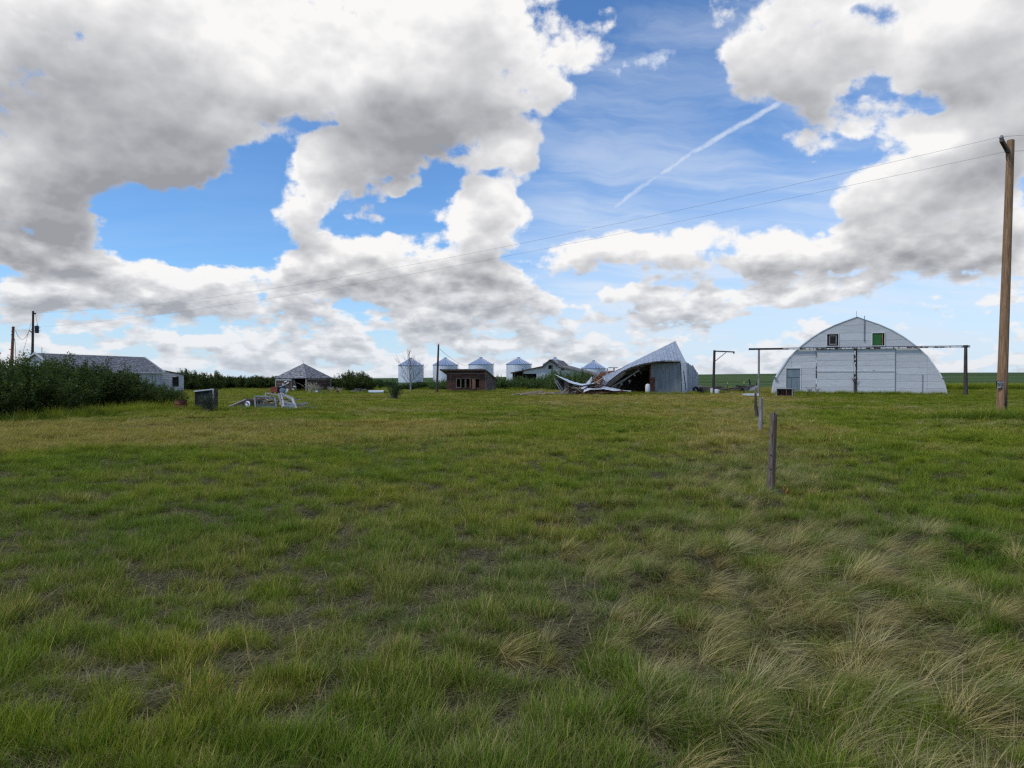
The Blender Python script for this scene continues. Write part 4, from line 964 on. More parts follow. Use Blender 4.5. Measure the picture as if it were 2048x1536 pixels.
# ---- long grey-roofed house behind the hedge, white lean-to at its right end
def long_house():
    P = world_of; zr = P(286, 714.5, 71).z
    Rl, Rr = Vector((P(74, 706, 58).x, 58, zr+.0)), Vector((P(286, 714.5, 71).x, 71, zr))
    U = Vector((Rr.x-Rl.x, Rr.y-Rl.y, 0)).normalized(); N = Vector((U.y, -U.x, 0)); hw = 2.3; L = (Rr-Rl).length
    ze = P(326, 745, 71).z; O = Vector((Rr.x, Rr.y, 0)); s = thing('long_house', O, 'long low abandoned house with grey shingle roof and grey boards behind the hedge', 'house')
    er, el = Rr+N*hw, Rl+N*hw; br, bl = Rr-N*hw, Rl-N*hw
    for q in (er, el, br, bl): q.z = ze
    roof_slab('roof', 'shingle', s, [el-U*.2, er+U*.15, Rr+U*.15, Rl-U*.2], .08)
    roof_slab('roof', 'shingle', s, [br+U*.15, bl-U*.2, Rl-U*.2, Rr+U*.15], .08)
    base = Vector((el.x, el.y, 0))-N*.25; Lw = L
    w0, w1 = Lw-5.6, Lw-3.3
    MB().solid([base, base+U*w0, base+U*w0+Vector((0, 0, ze)), base+Vector((0, 0, ze))], N, .08).build('front_wall', 'grey_paint', s)
    k = w0; g = random.Random(2); zt = ze+.02
    while k < Lw-.05:
        w = .20; z0 = ze-.28 if k+w < w1 else 0; q = base+N*g.uniform(0, .014)
        MB().solid([q+U*k+Vector((0, 0, z0)), q+U*(k+w-.016)+Vector((0, 0, z0)), q+U*(k+w-.016)+Vector((0, 0, zt)), q+U*k+Vector((0, 0, zt))], N, .03).build('board', 'blue_boards', s)
        k += w
    MB().solid([base+U*w0-N*.12, base+U*w1-N*.12, base+U*w1-N*.12+Vector((0, 0, ze-.2)), base+U*w0-N*.12+Vector((0, 0, ze-.2))], N, .03).build('boarded_opening', 'orange_wood', s, label='opening closed with bare orange sheathing')
    MB().beam(base+U*w0+N*.03+Vector((0, 0, ze-.26)), base+U*w1+N*.03+Vector((0, 0, ze-.26)), .04, .08).build('lintel', 'dark_wood', s)
    MB().beam(el+N*.03+Vector((0, 0, -.04)), er+N*.03+Vector((0, 0, -.04)), .05, .12).build('eave_board', 'white_paint', s)
    for (a, b, r_, d) in ((er-N*.25, br+N*.25, Rr, U), (el-N*.25, bl+N*.25, Rl, -U)):
        a0, b0 = Vector((a.x, a.y, 0)), Vector((b.x, b.y, 0))
        MB().solid([a0, b0, b0+Vector((0, 0, ze+.1)), r_-Vector((0, 0, .08)), a0+Vector((0, 0, ze+.1))], d, .06).build('gable_wall', 'white_paint', s)
    for (r_, e_, d) in ((Rr, er, .19), (Rl, el, -.24), (Rl, bl, -.24)): MB().beam(r_+U*d+Vector((0, 0, .01)), e_+U*d+Vector((0, 0, .01)), .05, .14).build('bargeboard', 'white_paint', s)
    MB().tube([Rl+U*.5, Rl+U*.5+Vector((0, 0, .5))], .02, 5).build('lightning_rod', 'dark_metal', s)
    # lean-to on the far end
    D = 71.4; p0 = P(322, 783, D); p1 = P(367.5, 783, D+.8); z0 = P(327, 740.5, D).z; z1 = P(367, 750, D+.8).z
    a, b = Vector((p0.x, p0.y, 0)), Vector((p1.x, p1.y, 0)); lu = (b-a).normalized(); Lt = (b-a).length; ln = Vector((lu.y, -lu.x, 0))
    t_ = bpy.data.objects.new('lean_to', None); link(t_); t_.parent = s; ORG[t_] = ORG[s]; t_['label'] = 'white boarded lean-to with dark flat roof and one window'
    wx0, wx1 = (344-322)/F*D, (353-322)/F*D; wz0, wz1 = P(348, 772, D).z, P(348, 755, D).z
    boards(t_, 'white_paint', a, lu, ln, 0, max(z0, z1), .2, lambda z: 0, lambda z: Lt if z <= z1 else max(.0, Lt*(z0-z)/(z0-z1)), [(wx0, wx1, wz0, wz1)], gap=.008, rdm=random.Random(6))
    wf = frame_bars(wx0-.06, wx1+.06, wz0-.06, wz1+.06, .09, .02, .06, 'dark_wood', t_, X=lu, N_=ln, O=a)
    MB().beam(a+lu*wx0+Vector((0, 0, (wz0+wz1)/2))+ln*.02, a+lu*wx1+Vector((0, 0, (wz0+wz1)/2))+ln*.02, .03, .05).build('sash_bar', 'dark_wood', t_)
    MB().solid([a+lu*wx0-ln*.02+Vector((0, 0, wz0)), a+lu*wx1-ln*.02+Vector((0, 0, wz0)), a+lu*wx1-ln*.02+Vector((0, 0, wz1)), a+lu*wx0-ln*.02+Vector((0, 0, wz1))], ln, .01).build('pane', 'black', t_)
    vb = Vector((-.46, .89, 0))*3.5; b2 = b+vb; a2 = a+vb
    MB().solid([b, b2, b2+Vector((0, 0, z1)), b+Vector((0, 0, z1))], (1, 0, 0), .05).build('side_wall', 'white_paint', t_)
    MB().solid([a+Vector((-.05, -.15, z0+.10)), b+Vector((.25, -.15, z1+.08)), b2+Vector((.25, .1, z1+.08)), a2+Vector((-.05, .1, z0+.10))], (0, 0, 1), .1).build('lean_to_roof', 'dark_wood', t_)
long_house()

# ---- white farmhouse with a sagging ridge, low wings either side
def farmhouse():
    D = 105; P = lambda px, py, d=D: world_of(px, py, d)
    g = float(gz(P(1110, 770).x, D))
    O = P(1105, 770); O.z = g; s = thing('farmhouse', O, 'white abandoned farmhouse with steep middle gable and long sagging wing roofs', 'house')
    def wall(pts, name='wall', m='white_board'): return MB().solid([Vector(p) for p in pts], (0, -1, 0), .12).build(name, m, s)
    z = lambda p, zz: Vector((p.x, p.y, zz))
    # front gable with its window opening
    gl, gr, ap = P(1087.5, 733), P(1115, 732), P(1100, 720.5)
    wx0, wx1 = P(1097, 735).x, P(1105, 735).x; wz0, wz1 = P(1100, 738).z, P(1100, 730.3).z
    yy = D
    top = lambda x: float(np.interp(x, [gl.x, ap.x, gr.x], [gl.z, ap.z, gr.z]))
    def col(x0, x1, z0=None, z1=None, nm='wall', m='white_board', y=yy):
        z0 = g if z0 is None else z0
        if z1 is None:
            xs = [x1]+([ap.x] if x0 < ap.x < x1 else [])+[x0]; tp = [(x, y, top(x)) for x in xs]
        else: tp = [(x1, y, z1), (x0, y, z1)]
        wall([(x0, y, z0), (x1, y, z0)]+tp, nm, m)
    col(gl.x, wx0); col(wx0, wx1, z1=wz0); col(wx0, wx1, z0=wz1); col(wx1, gr.x)
    MB().box((0+(wx0+wx1)/2, yy+.5, (wz0+wz1)/2), (wx1-wx0+.4, .05, wz1-wz0+.4)).build('room_shade_panel', 'black', s)  # black sheet behind the window stands in for the unlit room
    frame_bars(wx0, wx1, wz0, wz1, .07, .05, .08, 'dark_wood', s, X=Vector((1, 0, 0)), N_=Vector((0, -1, 0)), O=Vector((0, yy, 0)))
    # left wing: open bay on the left
    l0, l1 = P(1025, 746.5), gl
    lz = lambda x: float(np.interp(x, [l0.x, l1.x], [l0.z, l1.z]))
    xb0, xb1 = P(1047, 750).x, P(1073, 750).x; zb = P(1060, 747.5).z
    wall([(xb0, yy, zb), (xb1, yy, zb), (xb1, yy, lz(xb1)), (xb0, yy, lz(xb0))]); wall([(xb1, yy, g), (l1.x, yy, g), (l1.x, yy, lz(l1.x)), (xb1, yy, lz(xb1))])
    MB().box((xb0-.1, yy, (g+zb)/2+.3), (.15, .15, zb-g+1)).build('porch_post', 'dark_wood', s); MB().box((l0.x+.3, yy, (g+l0.z)/2), (.15, .15, l0.z-g)).build('porch_post', 'dark_wood', s)
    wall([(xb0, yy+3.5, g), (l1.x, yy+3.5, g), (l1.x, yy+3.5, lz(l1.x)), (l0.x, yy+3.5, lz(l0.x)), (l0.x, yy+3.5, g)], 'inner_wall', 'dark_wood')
    # right wing
    r1, r2 = P(1184, 746.5), P(1203, 752)
    wall([(gr.x, yy, g), (r1.x, yy, g), (r1.x, yy, r1.z-.1), (gr.x, yy, gr.z-.1)])
    for px in (1125, 1146): MB().box((P(px, 740).x, yy-.08, P(px, 739).z), (.5, .05, .22)).build('vent', 'dark_wood', s)
    dz = Vector((0, 5.5, 0)); ov = Vector((0, -.3, 0))
    def slab(nm, a, b, m='shingle_brown', th=.16, dep=dz):
        a, b = Vector(a), Vector(b); MB().solid([a+ov, b+ov, b+dep, a+dep], (0, 0, 1), th).build(nm, m, s)
    slab('wing_roof', l0+Vector((-.3, 0, .1)), l1+Vector((0, 0, .12)), 'dark_wood')
    gp = P(1127, 721.5, D+7)
    roof_slab('roof', 'shingle_brown', s, [gr+Vector((.4, -.4, -.1)), P(1140, 733.5, D+7), gp, ap+Vector((0, -.4, .12))], .12)
    roof_slab('roof', 'shingle_brown', s, [P(1112, 734, D+7), gl+Vector((-.4, -.4, -.15)), ap+Vector((0, -.4, .12)), gp], .12)
    MB().beam(ap+Vector((0, -.42, .05)), gl+Vector((-.45, -.42, -.22)), .05, .22).build('bargeboard', 'dark_wood', s)
    MB().beam(ap+Vector((0, -.42, .05)), gr+Vector((.3, -.42, -.15)), .05, .22).build('bargeboard', 'dark_wood', s)
    roof_slab('wing_roof', 'shingle_brown', s, [gr+Vector((-.2, -.4, .05)), r2+Vector((0, -.4, 0)), P(1190, 744.5, D+4.5), P(1140, 731.5, D+4.5)], .15)
    MB().beam(gr+Vector((0, -.45, 0)), r2+Vector((0, -.45, -.08)), .05, .2).build('fascia', 'old_wood', s)
    wall([(r1.x, yy+.3, g), (r2.x-.2, yy+.3, g), (r2.x-.2, yy+.3, r2.z-.1), (r1.x, yy+.3, r1.z)], 'porch_wall', 'brown_board')
    MB().box(P(1105.5, 722.5, D-.2)+Vector((.5, 0, 0)), (.7, .06, .12), (math.cos(-.7), 0, math.sin(-.7)), (0, 1, 0), (-math.sin(-.7), 0, math.cos(-.7))).build('loose_sheet', 'white_metal', s)
farmhouse()

# ---- collapsed metal-clad shed
def collapsed():
    D = 62.5; P = lambda px, py, d=D: world_of(px, py, d)
    O = P(1330, 786); O.z = 0
    s = thing('collapsed_shed', O, 'half collapsed metal shed, grey front wall standing and roof sagging to the ground at left', 'shed')
    def corr(a, b, c, d, n, m, name, amp=.025, sub=3):
        """sheets between the bottom edge a-b and top edge d-c; each sheet a part with ribs"""
        a, b, c, d = map(Vector, (a, b, c, d)); N = (b-a).cross(d-a).normalized()
        if N.y > 0: N = -N
        for k in range(n):
            rows = [[], []]; m_ = 8
            for j in range(m_+1):
                t = (k+j/m_)/n; off = N*(amp if j in (0, 1, m_) else (amp*.4 if j in (4,) else 0))+N*(.004*(k % 2))
                rows[0].append(a.lerp(b, t)+off); rows[1].append(d.lerp(c, t)+off)
            th = [[p-N*.012 for p in r] for r in rows]
            MB().grid(rows).grid(th).build(name, m, s)
    # front wall
    a, b, c, d = P(1302, 787, 62.6), P(1362.5, 787, 62.3), P(1361, 725.5, 62.3), P(1302, 727.5, 62.6)
    a.z = b.z = -.05
    corr(a, b, c, d, 8, 'galv_dark', 'wall_sheet', .02)
    MB().beam(P(1300.5, 786, 62.55), P(1300.5, 728, 62.55), .12, .10).build('door_post', 'rust', s, label='rusty red post at the edge of the opening')
    MB().box(P(1306.5, 768, 62.45), (.28, .02, 1.2)).build('rust_stain_sheet', 'rust', s)
    # roof face: ribs run from the ridge down to the eave
    eave = [P(1361, 722, 62.0), P(1345, 721.3, 61.9), P(1328, 721, 61.8), P(1307, 723.3, 61.7), P(1284, 727.5, 61.6), P(1262, 734, 61.5), P(1244.5, 742, 61.3), P(1231, 752, 61.1), P(1219, 761.5, 61), P(1211, 770, 60.9), P(1202.5, 775.5, 60.9)]
    ridge = [P(1351.4, 683, 65.2), P(1337, 690.0, 65.1), P(1322, 697.6, 65), P(1303, 706.5, 64.9), P(1285, 715.5, 64.7), P(1266, 725, 64.5), P(1247, 734, 64.2), P(1236, 739.3, 63.6), P(1225, 744.2, 63), P(1214, 749, 62.6), P(1203.5, 754.5, 62.2)]
    def curve(pts, t):
        x = t*(len(pts)-1); i = min(int(x), len(pts)-2); return pts[i].lerp(pts[i+1], x-i)
    n = 26
    for k in range(n):
        rows = []
        for r_ in range(4):
            row = []
            for j in range(5):
                t = (k+j/4)/n; e, g_ = curve(eave, t), curve(ridge, t); nn = Vector((-.3, -.75, .6)).normalized()
                row.append(e.lerp(g_, r_/3)+nn*(.035 if j in (0, 4) else 0)+nn*(.008*(k % 2)))
            rows.append(row)
        MB().grid(rows).grid([[p-Vector((-.01, -.02, .015)) for p in r] for r in rows]).build('roof_sheet', 'galv', s)
    MB().tube([p+Vector((0, 0, .03)) for p in ridge[:7]], .06, 6).build('ridge_cap', 'white_metal', s)
    MB().tube([p-Vector((0, .03, .08)) for p in eave[:7]], .06, 5).build('eave_trim', 'dark_wood', s)
    MB().beam(eave[0]-Vector((0, .08, .03)), eave[2]-Vector((0, .08, .06)), .05, .10).build('eave_board', 'old_wood', s)
    # right end: bulging end wall then buckled rear sheets
    g1 = P(1372, 724, 66.5)
    top = [P(1351.6, 683, 65.2), g1]
    MB().solid([P(1361.2, 727, 62.3), g1, P(1351.6, 683.5, 65.2)], (1, -.6, 0), .03).build('gable_sheet', 'white_metal', s)
    fb, fb2 = P(1363, 787, 62.3), P(1374.5, 784, 66.5); fb.z = fb2.z = -.03
    corr(fb, fb2, g1-Vector((0, 0, .02)), P(1361.2, 726, 62.3), 2, 'white_metal', 'end_sheet', .05)
    MB().solid([P(1366.4, 742, 62.9), P(1367.8, 742, 62.9), P(1373, 781, 64.2), P(1371.4, 781, 64.2)], (0, -1, 0), .02).build('slit_shade_strip', 'black', s)  # black strip paints the dark inside of the open slit
    p3t, p3b = P(1383, 731.5, 69), P(1384, 783, 69); p3b.z = 0; p4t, p4b = P(1394.5, 745, 71), P(1396.5, 781, 71); p4b.z = 0
    corr(fb2, p3b, p3t, g1, 3, 'galv', 'rear_sheet', .07); corr(p3b, p4b, p4t, p3t+Vector((0, 0, .0)), 3, 'galv', 'rear_sheet', .08)
    MB().solid([p3t, P(1385.6, 729.5, 69.2), P(1393, 743, 70.5)], (0, -1, 0), .02).build('bent_sheet', 'white_metal', s)
    # rear slope and back closing the volume so that the inside is dark
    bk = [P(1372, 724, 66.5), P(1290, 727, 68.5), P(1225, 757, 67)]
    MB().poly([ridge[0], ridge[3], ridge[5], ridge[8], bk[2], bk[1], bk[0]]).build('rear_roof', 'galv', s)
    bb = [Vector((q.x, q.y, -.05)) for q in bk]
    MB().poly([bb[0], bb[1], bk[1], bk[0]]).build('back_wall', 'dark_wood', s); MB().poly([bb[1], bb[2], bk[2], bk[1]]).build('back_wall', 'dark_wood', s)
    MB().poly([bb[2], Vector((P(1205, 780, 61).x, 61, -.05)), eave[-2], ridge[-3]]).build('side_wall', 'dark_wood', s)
    # rafters and purlins seen in the opening, grey inner sheathing leaning along the sag
    MB().solid([P(1246, 742.5, 61.5), P(1252, 745, 61.7), P(1247, 752, 61.9), P(1218, 775, 61.7), P(1210, 771, 61.1)], (0, -1, 0), .04).build('inner_sheathing', 'old_wood', s)
    for (p, q, w) in (((1278, 741, 62.2), (1216, 778, 61.6), .11), ((1256, 756, 62.4), (1224, 776, 62), .09), ((1284, 733, 63), (1246, 764, 62.6), .07), ((1270, 730, 62.4), (1284, 749, 63.4), .07),
                      ((1250, 742, 62.0), (1292, 730, 62.6), .07), ((1244, 765, 62.3), (1237, 776, 62.2), .10), ((1262, 760, 62.6), (1258, 768, 62.6), .09), ((1276, 731, 62.3), (1300, 727.6, 62.5), .08)):
        MB().beam(P(*p), P(*q), w, w*.6).build('rafter', 'old_wood', s)
    for (px, py) in ((1243, 768), (1269, 750), (1259, 762), (1231, 773)):
        MB().box(P(px, py, 62), (.16, .05, .20), (math.cos(.5), 0, math.sin(.5)), (0, 1, 0), (-math.sin(.5), 0, math.cos(.5))).build('block', 'old_wood', s)
collapsed()

# ================================================================== poles and wires
def pole_right():
    b0 = world_of(2002, 838, 26.2); b0.z = float(gz(b0.x, b0.y))-.1
    top = world_of(2021.5, 281, 26.3)
    s = thing('utility_pole', (b0.x, b0.y, b0.z+.1), 'tall yellow-brown wooden utility pole with a small black sign near its foot', 'utility pole')
    pts = [b0.lerp(top, t) for t in np.linspace(0, 1, 14)]; rs = list(np.linspace(.178, .122, 14))
    MB().tube(pts, rs, 20).build('pole_shaft', 'pole_wood', s, smooth=False)
    MB().lathe(top-Vector((0, 0, .01)), [(.121, 0), (.10, .03), (0, .05)], 14).build('pole_top', 'old_wood', s)
    a = world_of(2016, 301, 26.15); e = world_of(2002.5, 279.5, 25.3)
    MB().beam(a+Vector((.06, .1, 0)), e, .11, .14).build('crossarm', 'dark_wood', s)
    MB().tube([world_of(2012, 306, 26.0), world_of(2012.3, 318, 26.1), world_of(2015, 321, 26.2)], .014, 6).build('bracket', 'dark_metal', s)
    p = world_of(2003, 276.5, 25.35)
    ins = MB().lathe(p, [(.015, -.05), (.02, -.02), (.075, -.0), (.078, .02), (.045, .045), (.05, .06), (.045, .09), (.02, .11), (0, .115)], 16).build('insulator', 'ceramic', s, smooth=True)
    MB().tube([p+Vector((0, 0, -.12)), p+Vector((0, 0, .0))], .012, 6).build('pin', 'dark_metal', ins)
    MB().lathe(world_of(2012.2, 303, 25.95), [(.0, -.05), (.035, -.04), (.035, .04), (0, .05)], 10, axis=(0, 1, 0)).build('spool', 'dark_metal', s)
    # printed sign, curved a little round the pole
    c = world_of(2003.2, 769, 26.05); W, Hh = .34, .27; rr = .20; rows = []
    for zz in (-Hh/2, Hh/2): rows.append([Vector((c.x+rr*math.sin(t), c.y+.02+rr*(1-math.cos(t))-.02, c.z+zz)) for t in np.linspace(-.85, .85, 9)])
    sg = MB().grid(rows).grid([[q+Vector((0, .006, 0)) for q in r] for r in rows]).build('sign', 'black', s, label='black sign with white lettering')
    for (txt, dz, h) in (('POSTED', .065, .085), ('NO TRESPASSING', -.022, .036), ('KEEP OUT', -.10, .062)):
        cu = bpy.data.curves.new('t', 'FONT'); cu.body = txt; cu.size = h*1.35; cu.align_x = 'CENTER'; cu.align_y = 'CENTER'; cu.resolution_u = 2; cu.offset = h*.02
        to = bpy.data.objects.new('t', cu); COL.objects.link(to); bpy.context.view_layer.update()
        me = bpy.data.meshes.new_from_object(to); bpy.data.objects.remove(to)
        w_ = max(abs(v.co.x) for v in me.vertices); k = min(1, .145/w_) if txt != 'POSTED' else .135/w_
        for v in me.vertices:
            t = v.co.x*k/rr; v.co = Vector((c.x+rr*math.sin(t)-s.location.x, c.y+rr*(1-math.cos(t))-.006-s.location.y, c.z+dz+v.co.y-s.location.z))
        me.materials.append(M['plastic_white']); o = link(bpy.data.objects.new('lettering', me)); o.parent = sg; ORG[o] = ORG[s]
    return p+Vector((0, 0, .06)), world_of(2012, 303, 25.95)
ins_a, ins_b = pole_right()
def pole_left():
    D = 74; b0 = world_of(64, 800, D); b0.z = -.1; top = world_of(66.3, 622, D)
    s = thing('transformer_pole', (b0.x, b0.y, 0), 'tall thin wooden pole carrying a grey transformer can behind the hedge', 'utility pole')
    MB().tube([b0, b0.lerp(top, .5), top], [.16, .13, .10], 10).build('pole_shaft', 'dark_wood', s)
    i_ = MB().beam(top+Vector((0, 0, -.22)), top+Vector((.28, 0, -.22)), .06, .06).build('bracket', 'dark_metal', s)
    MB().lathe(top+Vector((.2, 0, -.28)), [(.0, -.06), (.09, -.05), (.09, .04), (.04, .1), (0, .1)], 10).build('insulator', 'black', s)
    c = world_of(73.6, 659, D-.1)
    can = MB().lathe(c, [(0, -.37), (.20, -.37), (.20, .33), (.22, .33), (.20, .38), (0, .40)], 16).build('transformer', 'dark_metal', s)
    MB().lathe(c+Vector((.05, 0, .38)), [(.05, 0), (.03, .05), (.045, .08), (.02, .22), (0, .22)], 8).build('bushing', 'ceramic', can)
    for dz in (.17, -.14):
        MB().beam(c+Vector((-.45, 0, dz)), c+Vector((.38, 0, dz)), .05, .05).build('hanger', 'dark_metal', s)
    w = world_of(58.5, 661, D); m_ = world_of(66, 668, D)
    MB().tube([w, w.lerp(m_, .6)+Vector((0, 0, .06)), m_+Vector((0, 0, -.12))], .05, 6).build('service_head', 'dark_metal', s)
    MB().beam(world_of(62, 658.5, D), world_of(68, 658.5, D), .05, .05).build('bracket', 'dark_metal', s)
    D2 = 80; q0 = world_of(21, 800, D2); q0.z = -.1; qt = world_of(26.6, 653, D2)
    t_ = thing('rack_pole', (q0.x, q0.y, 0), 'shorter leaning wooden pole with four wire racks at far left', 'utility pole')
    MB().tube([q0, q0.lerp(qt, .5), qt], [.20, .17, .13], 10).build('pole_shaft', 'rust_wood', t_)
    for (px, py) in ((26.5, 655.5), (26.2, 660), (25.6, 663.5), (25, 669.5)):
        a = world_of(px-3, py, D2-.1); b = world_of(px+(3 if py < 668 else -1), py, D2-.1); MB().beam(a, b, .10, .07).build('wire_rack', 'dark_metal', t_)
    MB().beam(world_of(18, 698.5, D2-.1), world_of(23, 699, D2-.1), .06, .08).build('meter_arm', 'dark_metal', t_)
    MB().tube([world_of(28.3, 676.5, D2-.2), world_of(30, 682, D2-.2), world_of(30.6, 700, D2-.2), world_of(30, 730, D2-.2)], .03, 5).build('conduit', 'dark_metal', t_)
    return top, c, w, qt, D, D2
topL, canL, headL, qt, DL, DL2 = pole_left()
def wire(name, a, b, sag, r, label, m='grey_metal', n=28):
    pts = [a.lerp(b, k/n)-Vector((0, 0, 4*sag*(k/n)*(1-k/n))) for k in range(n+1)]
    MB().tube(pts, r, 5).build(name, m, loc=a, label=label, cat='wire')
wire('power_line', ins_a, topL+Vector((.2, 0, -.18)), 1.35, .0048, 'upper power line running from the tall right pole to the transformer pole')
wire('power_line', ins_b, world_of(63.6, 655, DL), 1.0, .0048, 'lower power line running from the tall right pole to the transformer pole')
wire('power_line', ins_a, world_of(2300, 232, 21), .1, .006, 'upper wire leaving the frame to the right of the tall pole', n=8)
wire('power_line', ins_b, world_of(2300, 268, 21), .1, .006, 'lower wire leaving the frame to the right of the tall pole', n=8)
wire('service_cable', headL, world_of(31, 661, DL2), .95, .022, 'sagging service cable between the two far left poles', 'dark_metal')
wire('drop_wire', topL+Vector((.22, 0, -.25)), canL+Vector((.05, 0, .6)), -.10, .012, 'thin drop wire from the pole top to the transformer', 'dark_metal', 10)
wire('guy_wire', world_of(62.5, 645, DL), world_of(44, 712, DL-1), .0, .014, 'guy wire slanting down left of the transformer pole', 'dark_metal', 4)

def mid_pole():
    D = 67; b0 = world_of(873.5, 786, D); b0.z = -.05; top = world_of(877, 689, D)
    s = thing('short_pole', (b0.x, b0.y, 0), 'short dark bare pole standing left of the red shed', 'pole')
    MB().tube([b0, b0.lerp(top, .5), top], [.11, .10, .08], 9).build('pole_shaft', 'dark_wood', s)
    MB().tube([top+Vector((.0, -.1, -.05)), top+Vector((.03, -.1, .10))], .02, 5).build('pin', 'dark_metal', s)
    a = world_of(879, 697.5, D-.1); b = world_of(941, 732, 130)
    wire('old_cable', a, b, .5, .016, 'slack old cable running from the short dark pole toward the bins', 'dark_metal', 14)
mid_pole()
def hoist():
    D = 65; b0 = world_of(1426.5, 787, D); b0.z = -.05; top = world_of(1429, 700.5, D)
    s = thing('hoist_post', (b0.x, b0.y, 0), 'dark gallows post with short braced arm between collapsed shed and barn', 'post')
    MB().tube([b0, top], [.125, .11], 9).build('post', 'dark_wood', s)
    e = world_of(1469, 704, D)
    MB().beam(top+Vector((-.05, 0, -.08)), e, .10, .11).build('arm', 'dark_metal', s)
    MB().tube([world_of(1430.5, 722, D), world_of(1452, 705, D)], .035, 6).build('brace', 'grey_metal', s)
    MB().lathe(e+Vector((-.08, -.05, -.1)), [(0, -.05), (.07, -.05), (.07, .05), (0, .05)], 10, axis=(0, 1, 0)).build('pulley', 'grey_metal', s)
hoist()

# ---- old fence posts
def fence_post(px, pyb, pyt, D, pxt, r, label, m='post_wood', ragged=True):
    b = world_of(px, pyb, D); t = world_of(pxt, pyt, D); b.z = min(b.z, float(gz(b.x, b.y)))-.05
    g = random.Random(int(px)); n = 16; mb = MB(); rows = []
    for k in range(13):
        f = k/12; c = b.lerp(t, f); row = []
        for j in range(n+1):
            a = 2*math.pi*(j % n)/n; rr = r*(1-.22*f)*(1+.10*math.sin(3*a+1.3)+.05*math.sin(7*a+f*3))
            zz = 0
            if k == 12 and ragged: zz = .018*math.sin(2*a+.4)+.014*math.sin(5*a)+.012*math.sin(9*a)
            row.append((c.x+rr*math.cos(a), c.y+rr*math.sin(a), c.z+zz))
        rows.append(row)
    mb.grid(rows); mb.poly([rows[-1][j] for j in range(n)])
    o = mb.build('fence_post', m, loc=(b.x, b.y, b.z+.05), label=label, cat='fence post', group='old posts along the removed fence')
    return o
fp = fence_post(1540.5, 988, 827, 9.6, 1547.5, .054, 'nearest thick weathered fence post with a splintered top')
for (px, py) in ((1541.5, 910), (1540.5, 938)):
    MB().lathe(world_of(px, py, 9.55), [(.0, -.004), (.008, -.004), (.008, .008), (0, .008)], 8, axis=(0, -1, 0)).build('nail_hole', 'black', fp)
fence_post(1521, 866, 796, 20.1, 1522, .065, 'second fence post, straight and reddish grey', m='old_wood')
fence_post(1516.5, 843, 811, 25.3, 1511.5, .065, 'dark fence post leaning left behind the second one', m='dark_wood')
fence_post(1511, 825, 787, 31.5, 1511, .06, 'thin dark fence post just left of the leaning one', m='dark_wood')
fence_post(1511.5, 805, 775, 43, 1510.5, .05, 'farthest pale thin fence post in front of the white sheet', m='old_wood')
for (px, pt, D, lb) in ((1488, 762, 58, 'thin steel stake with a yellow top beside the scrap heap'), (1455, 764, 70, 'thin steel stake behind the charred log pile')):
    b = world_of(px, 788, D); b.z = -.05; t = world_of(px, pt, D); st = thing('steel_stake', (b.x, b.y, 0), lb, 'stake')
    MB().beam(b, t-Vector((0, 0, .22)), .045, .045, up=(0, 1, 0)).build('shaft', 'dark_metal', st)
    MB().beam(t-Vector((0, 0, .22)), t, .05, .05, up=(0, 1, 0)).build('painted_tip', mat('yellow_paint', (.45, .50, .08), (.5, .55, .12), bump=0), st)
# charred wood and a burnt orange weed at the foot of the near post
b = world_of(1556, 986, 9.5); bz = float(gz(b.x, b.y))
for k, (dx, dy, a, l) in enumerate(((-.06, 0, .1, .16), (.0, .03, -.2, .14), (.05, -.02, .5, .1))):
    MB().beam(Vector((b.x+dx-l/2*math.cos(a), b.y+dy, bz+.05)), Vector((b.x+dx+l/2*math.cos(a), b.y+dy+.03, bz+.09)), .025, .03).build('charred_stick', 'char', loc=(b.x+dx, b.y+dy, bz+.05), label='small charred stick at the foot of the nearest fence post', cat='stick', group='charred sticks by the nearest post')
M['orange_leaf'] = mat('orange_leaf', (.45, .16, .06), (.60, .28, .12), bump=0)
mb = MB(); g = random.Random(4); c = world_of(1571, 984, 9.5); c.z = bz
for k in range(26):
    a = g.uniform(0, 6.28); h = g.uniform(.05, .16); q = c+Vector((.03*math.cos(a), .03*math.sin(a), h)); e = q+Vector((.025*math.cos(a), .025*math.sin(a), .03))
    mb.poly([q+Vector((-.006, 0, 0)), q+Vector((.006, 0, 0)), e]); 
    if k % 3 == 0: mb.tube([c, q], .0025, 4)
mb.build('orange_weed', 'orange_leaf', loc=c, label='tiny orange withered weed beside the nearest fence post', cat='weed')

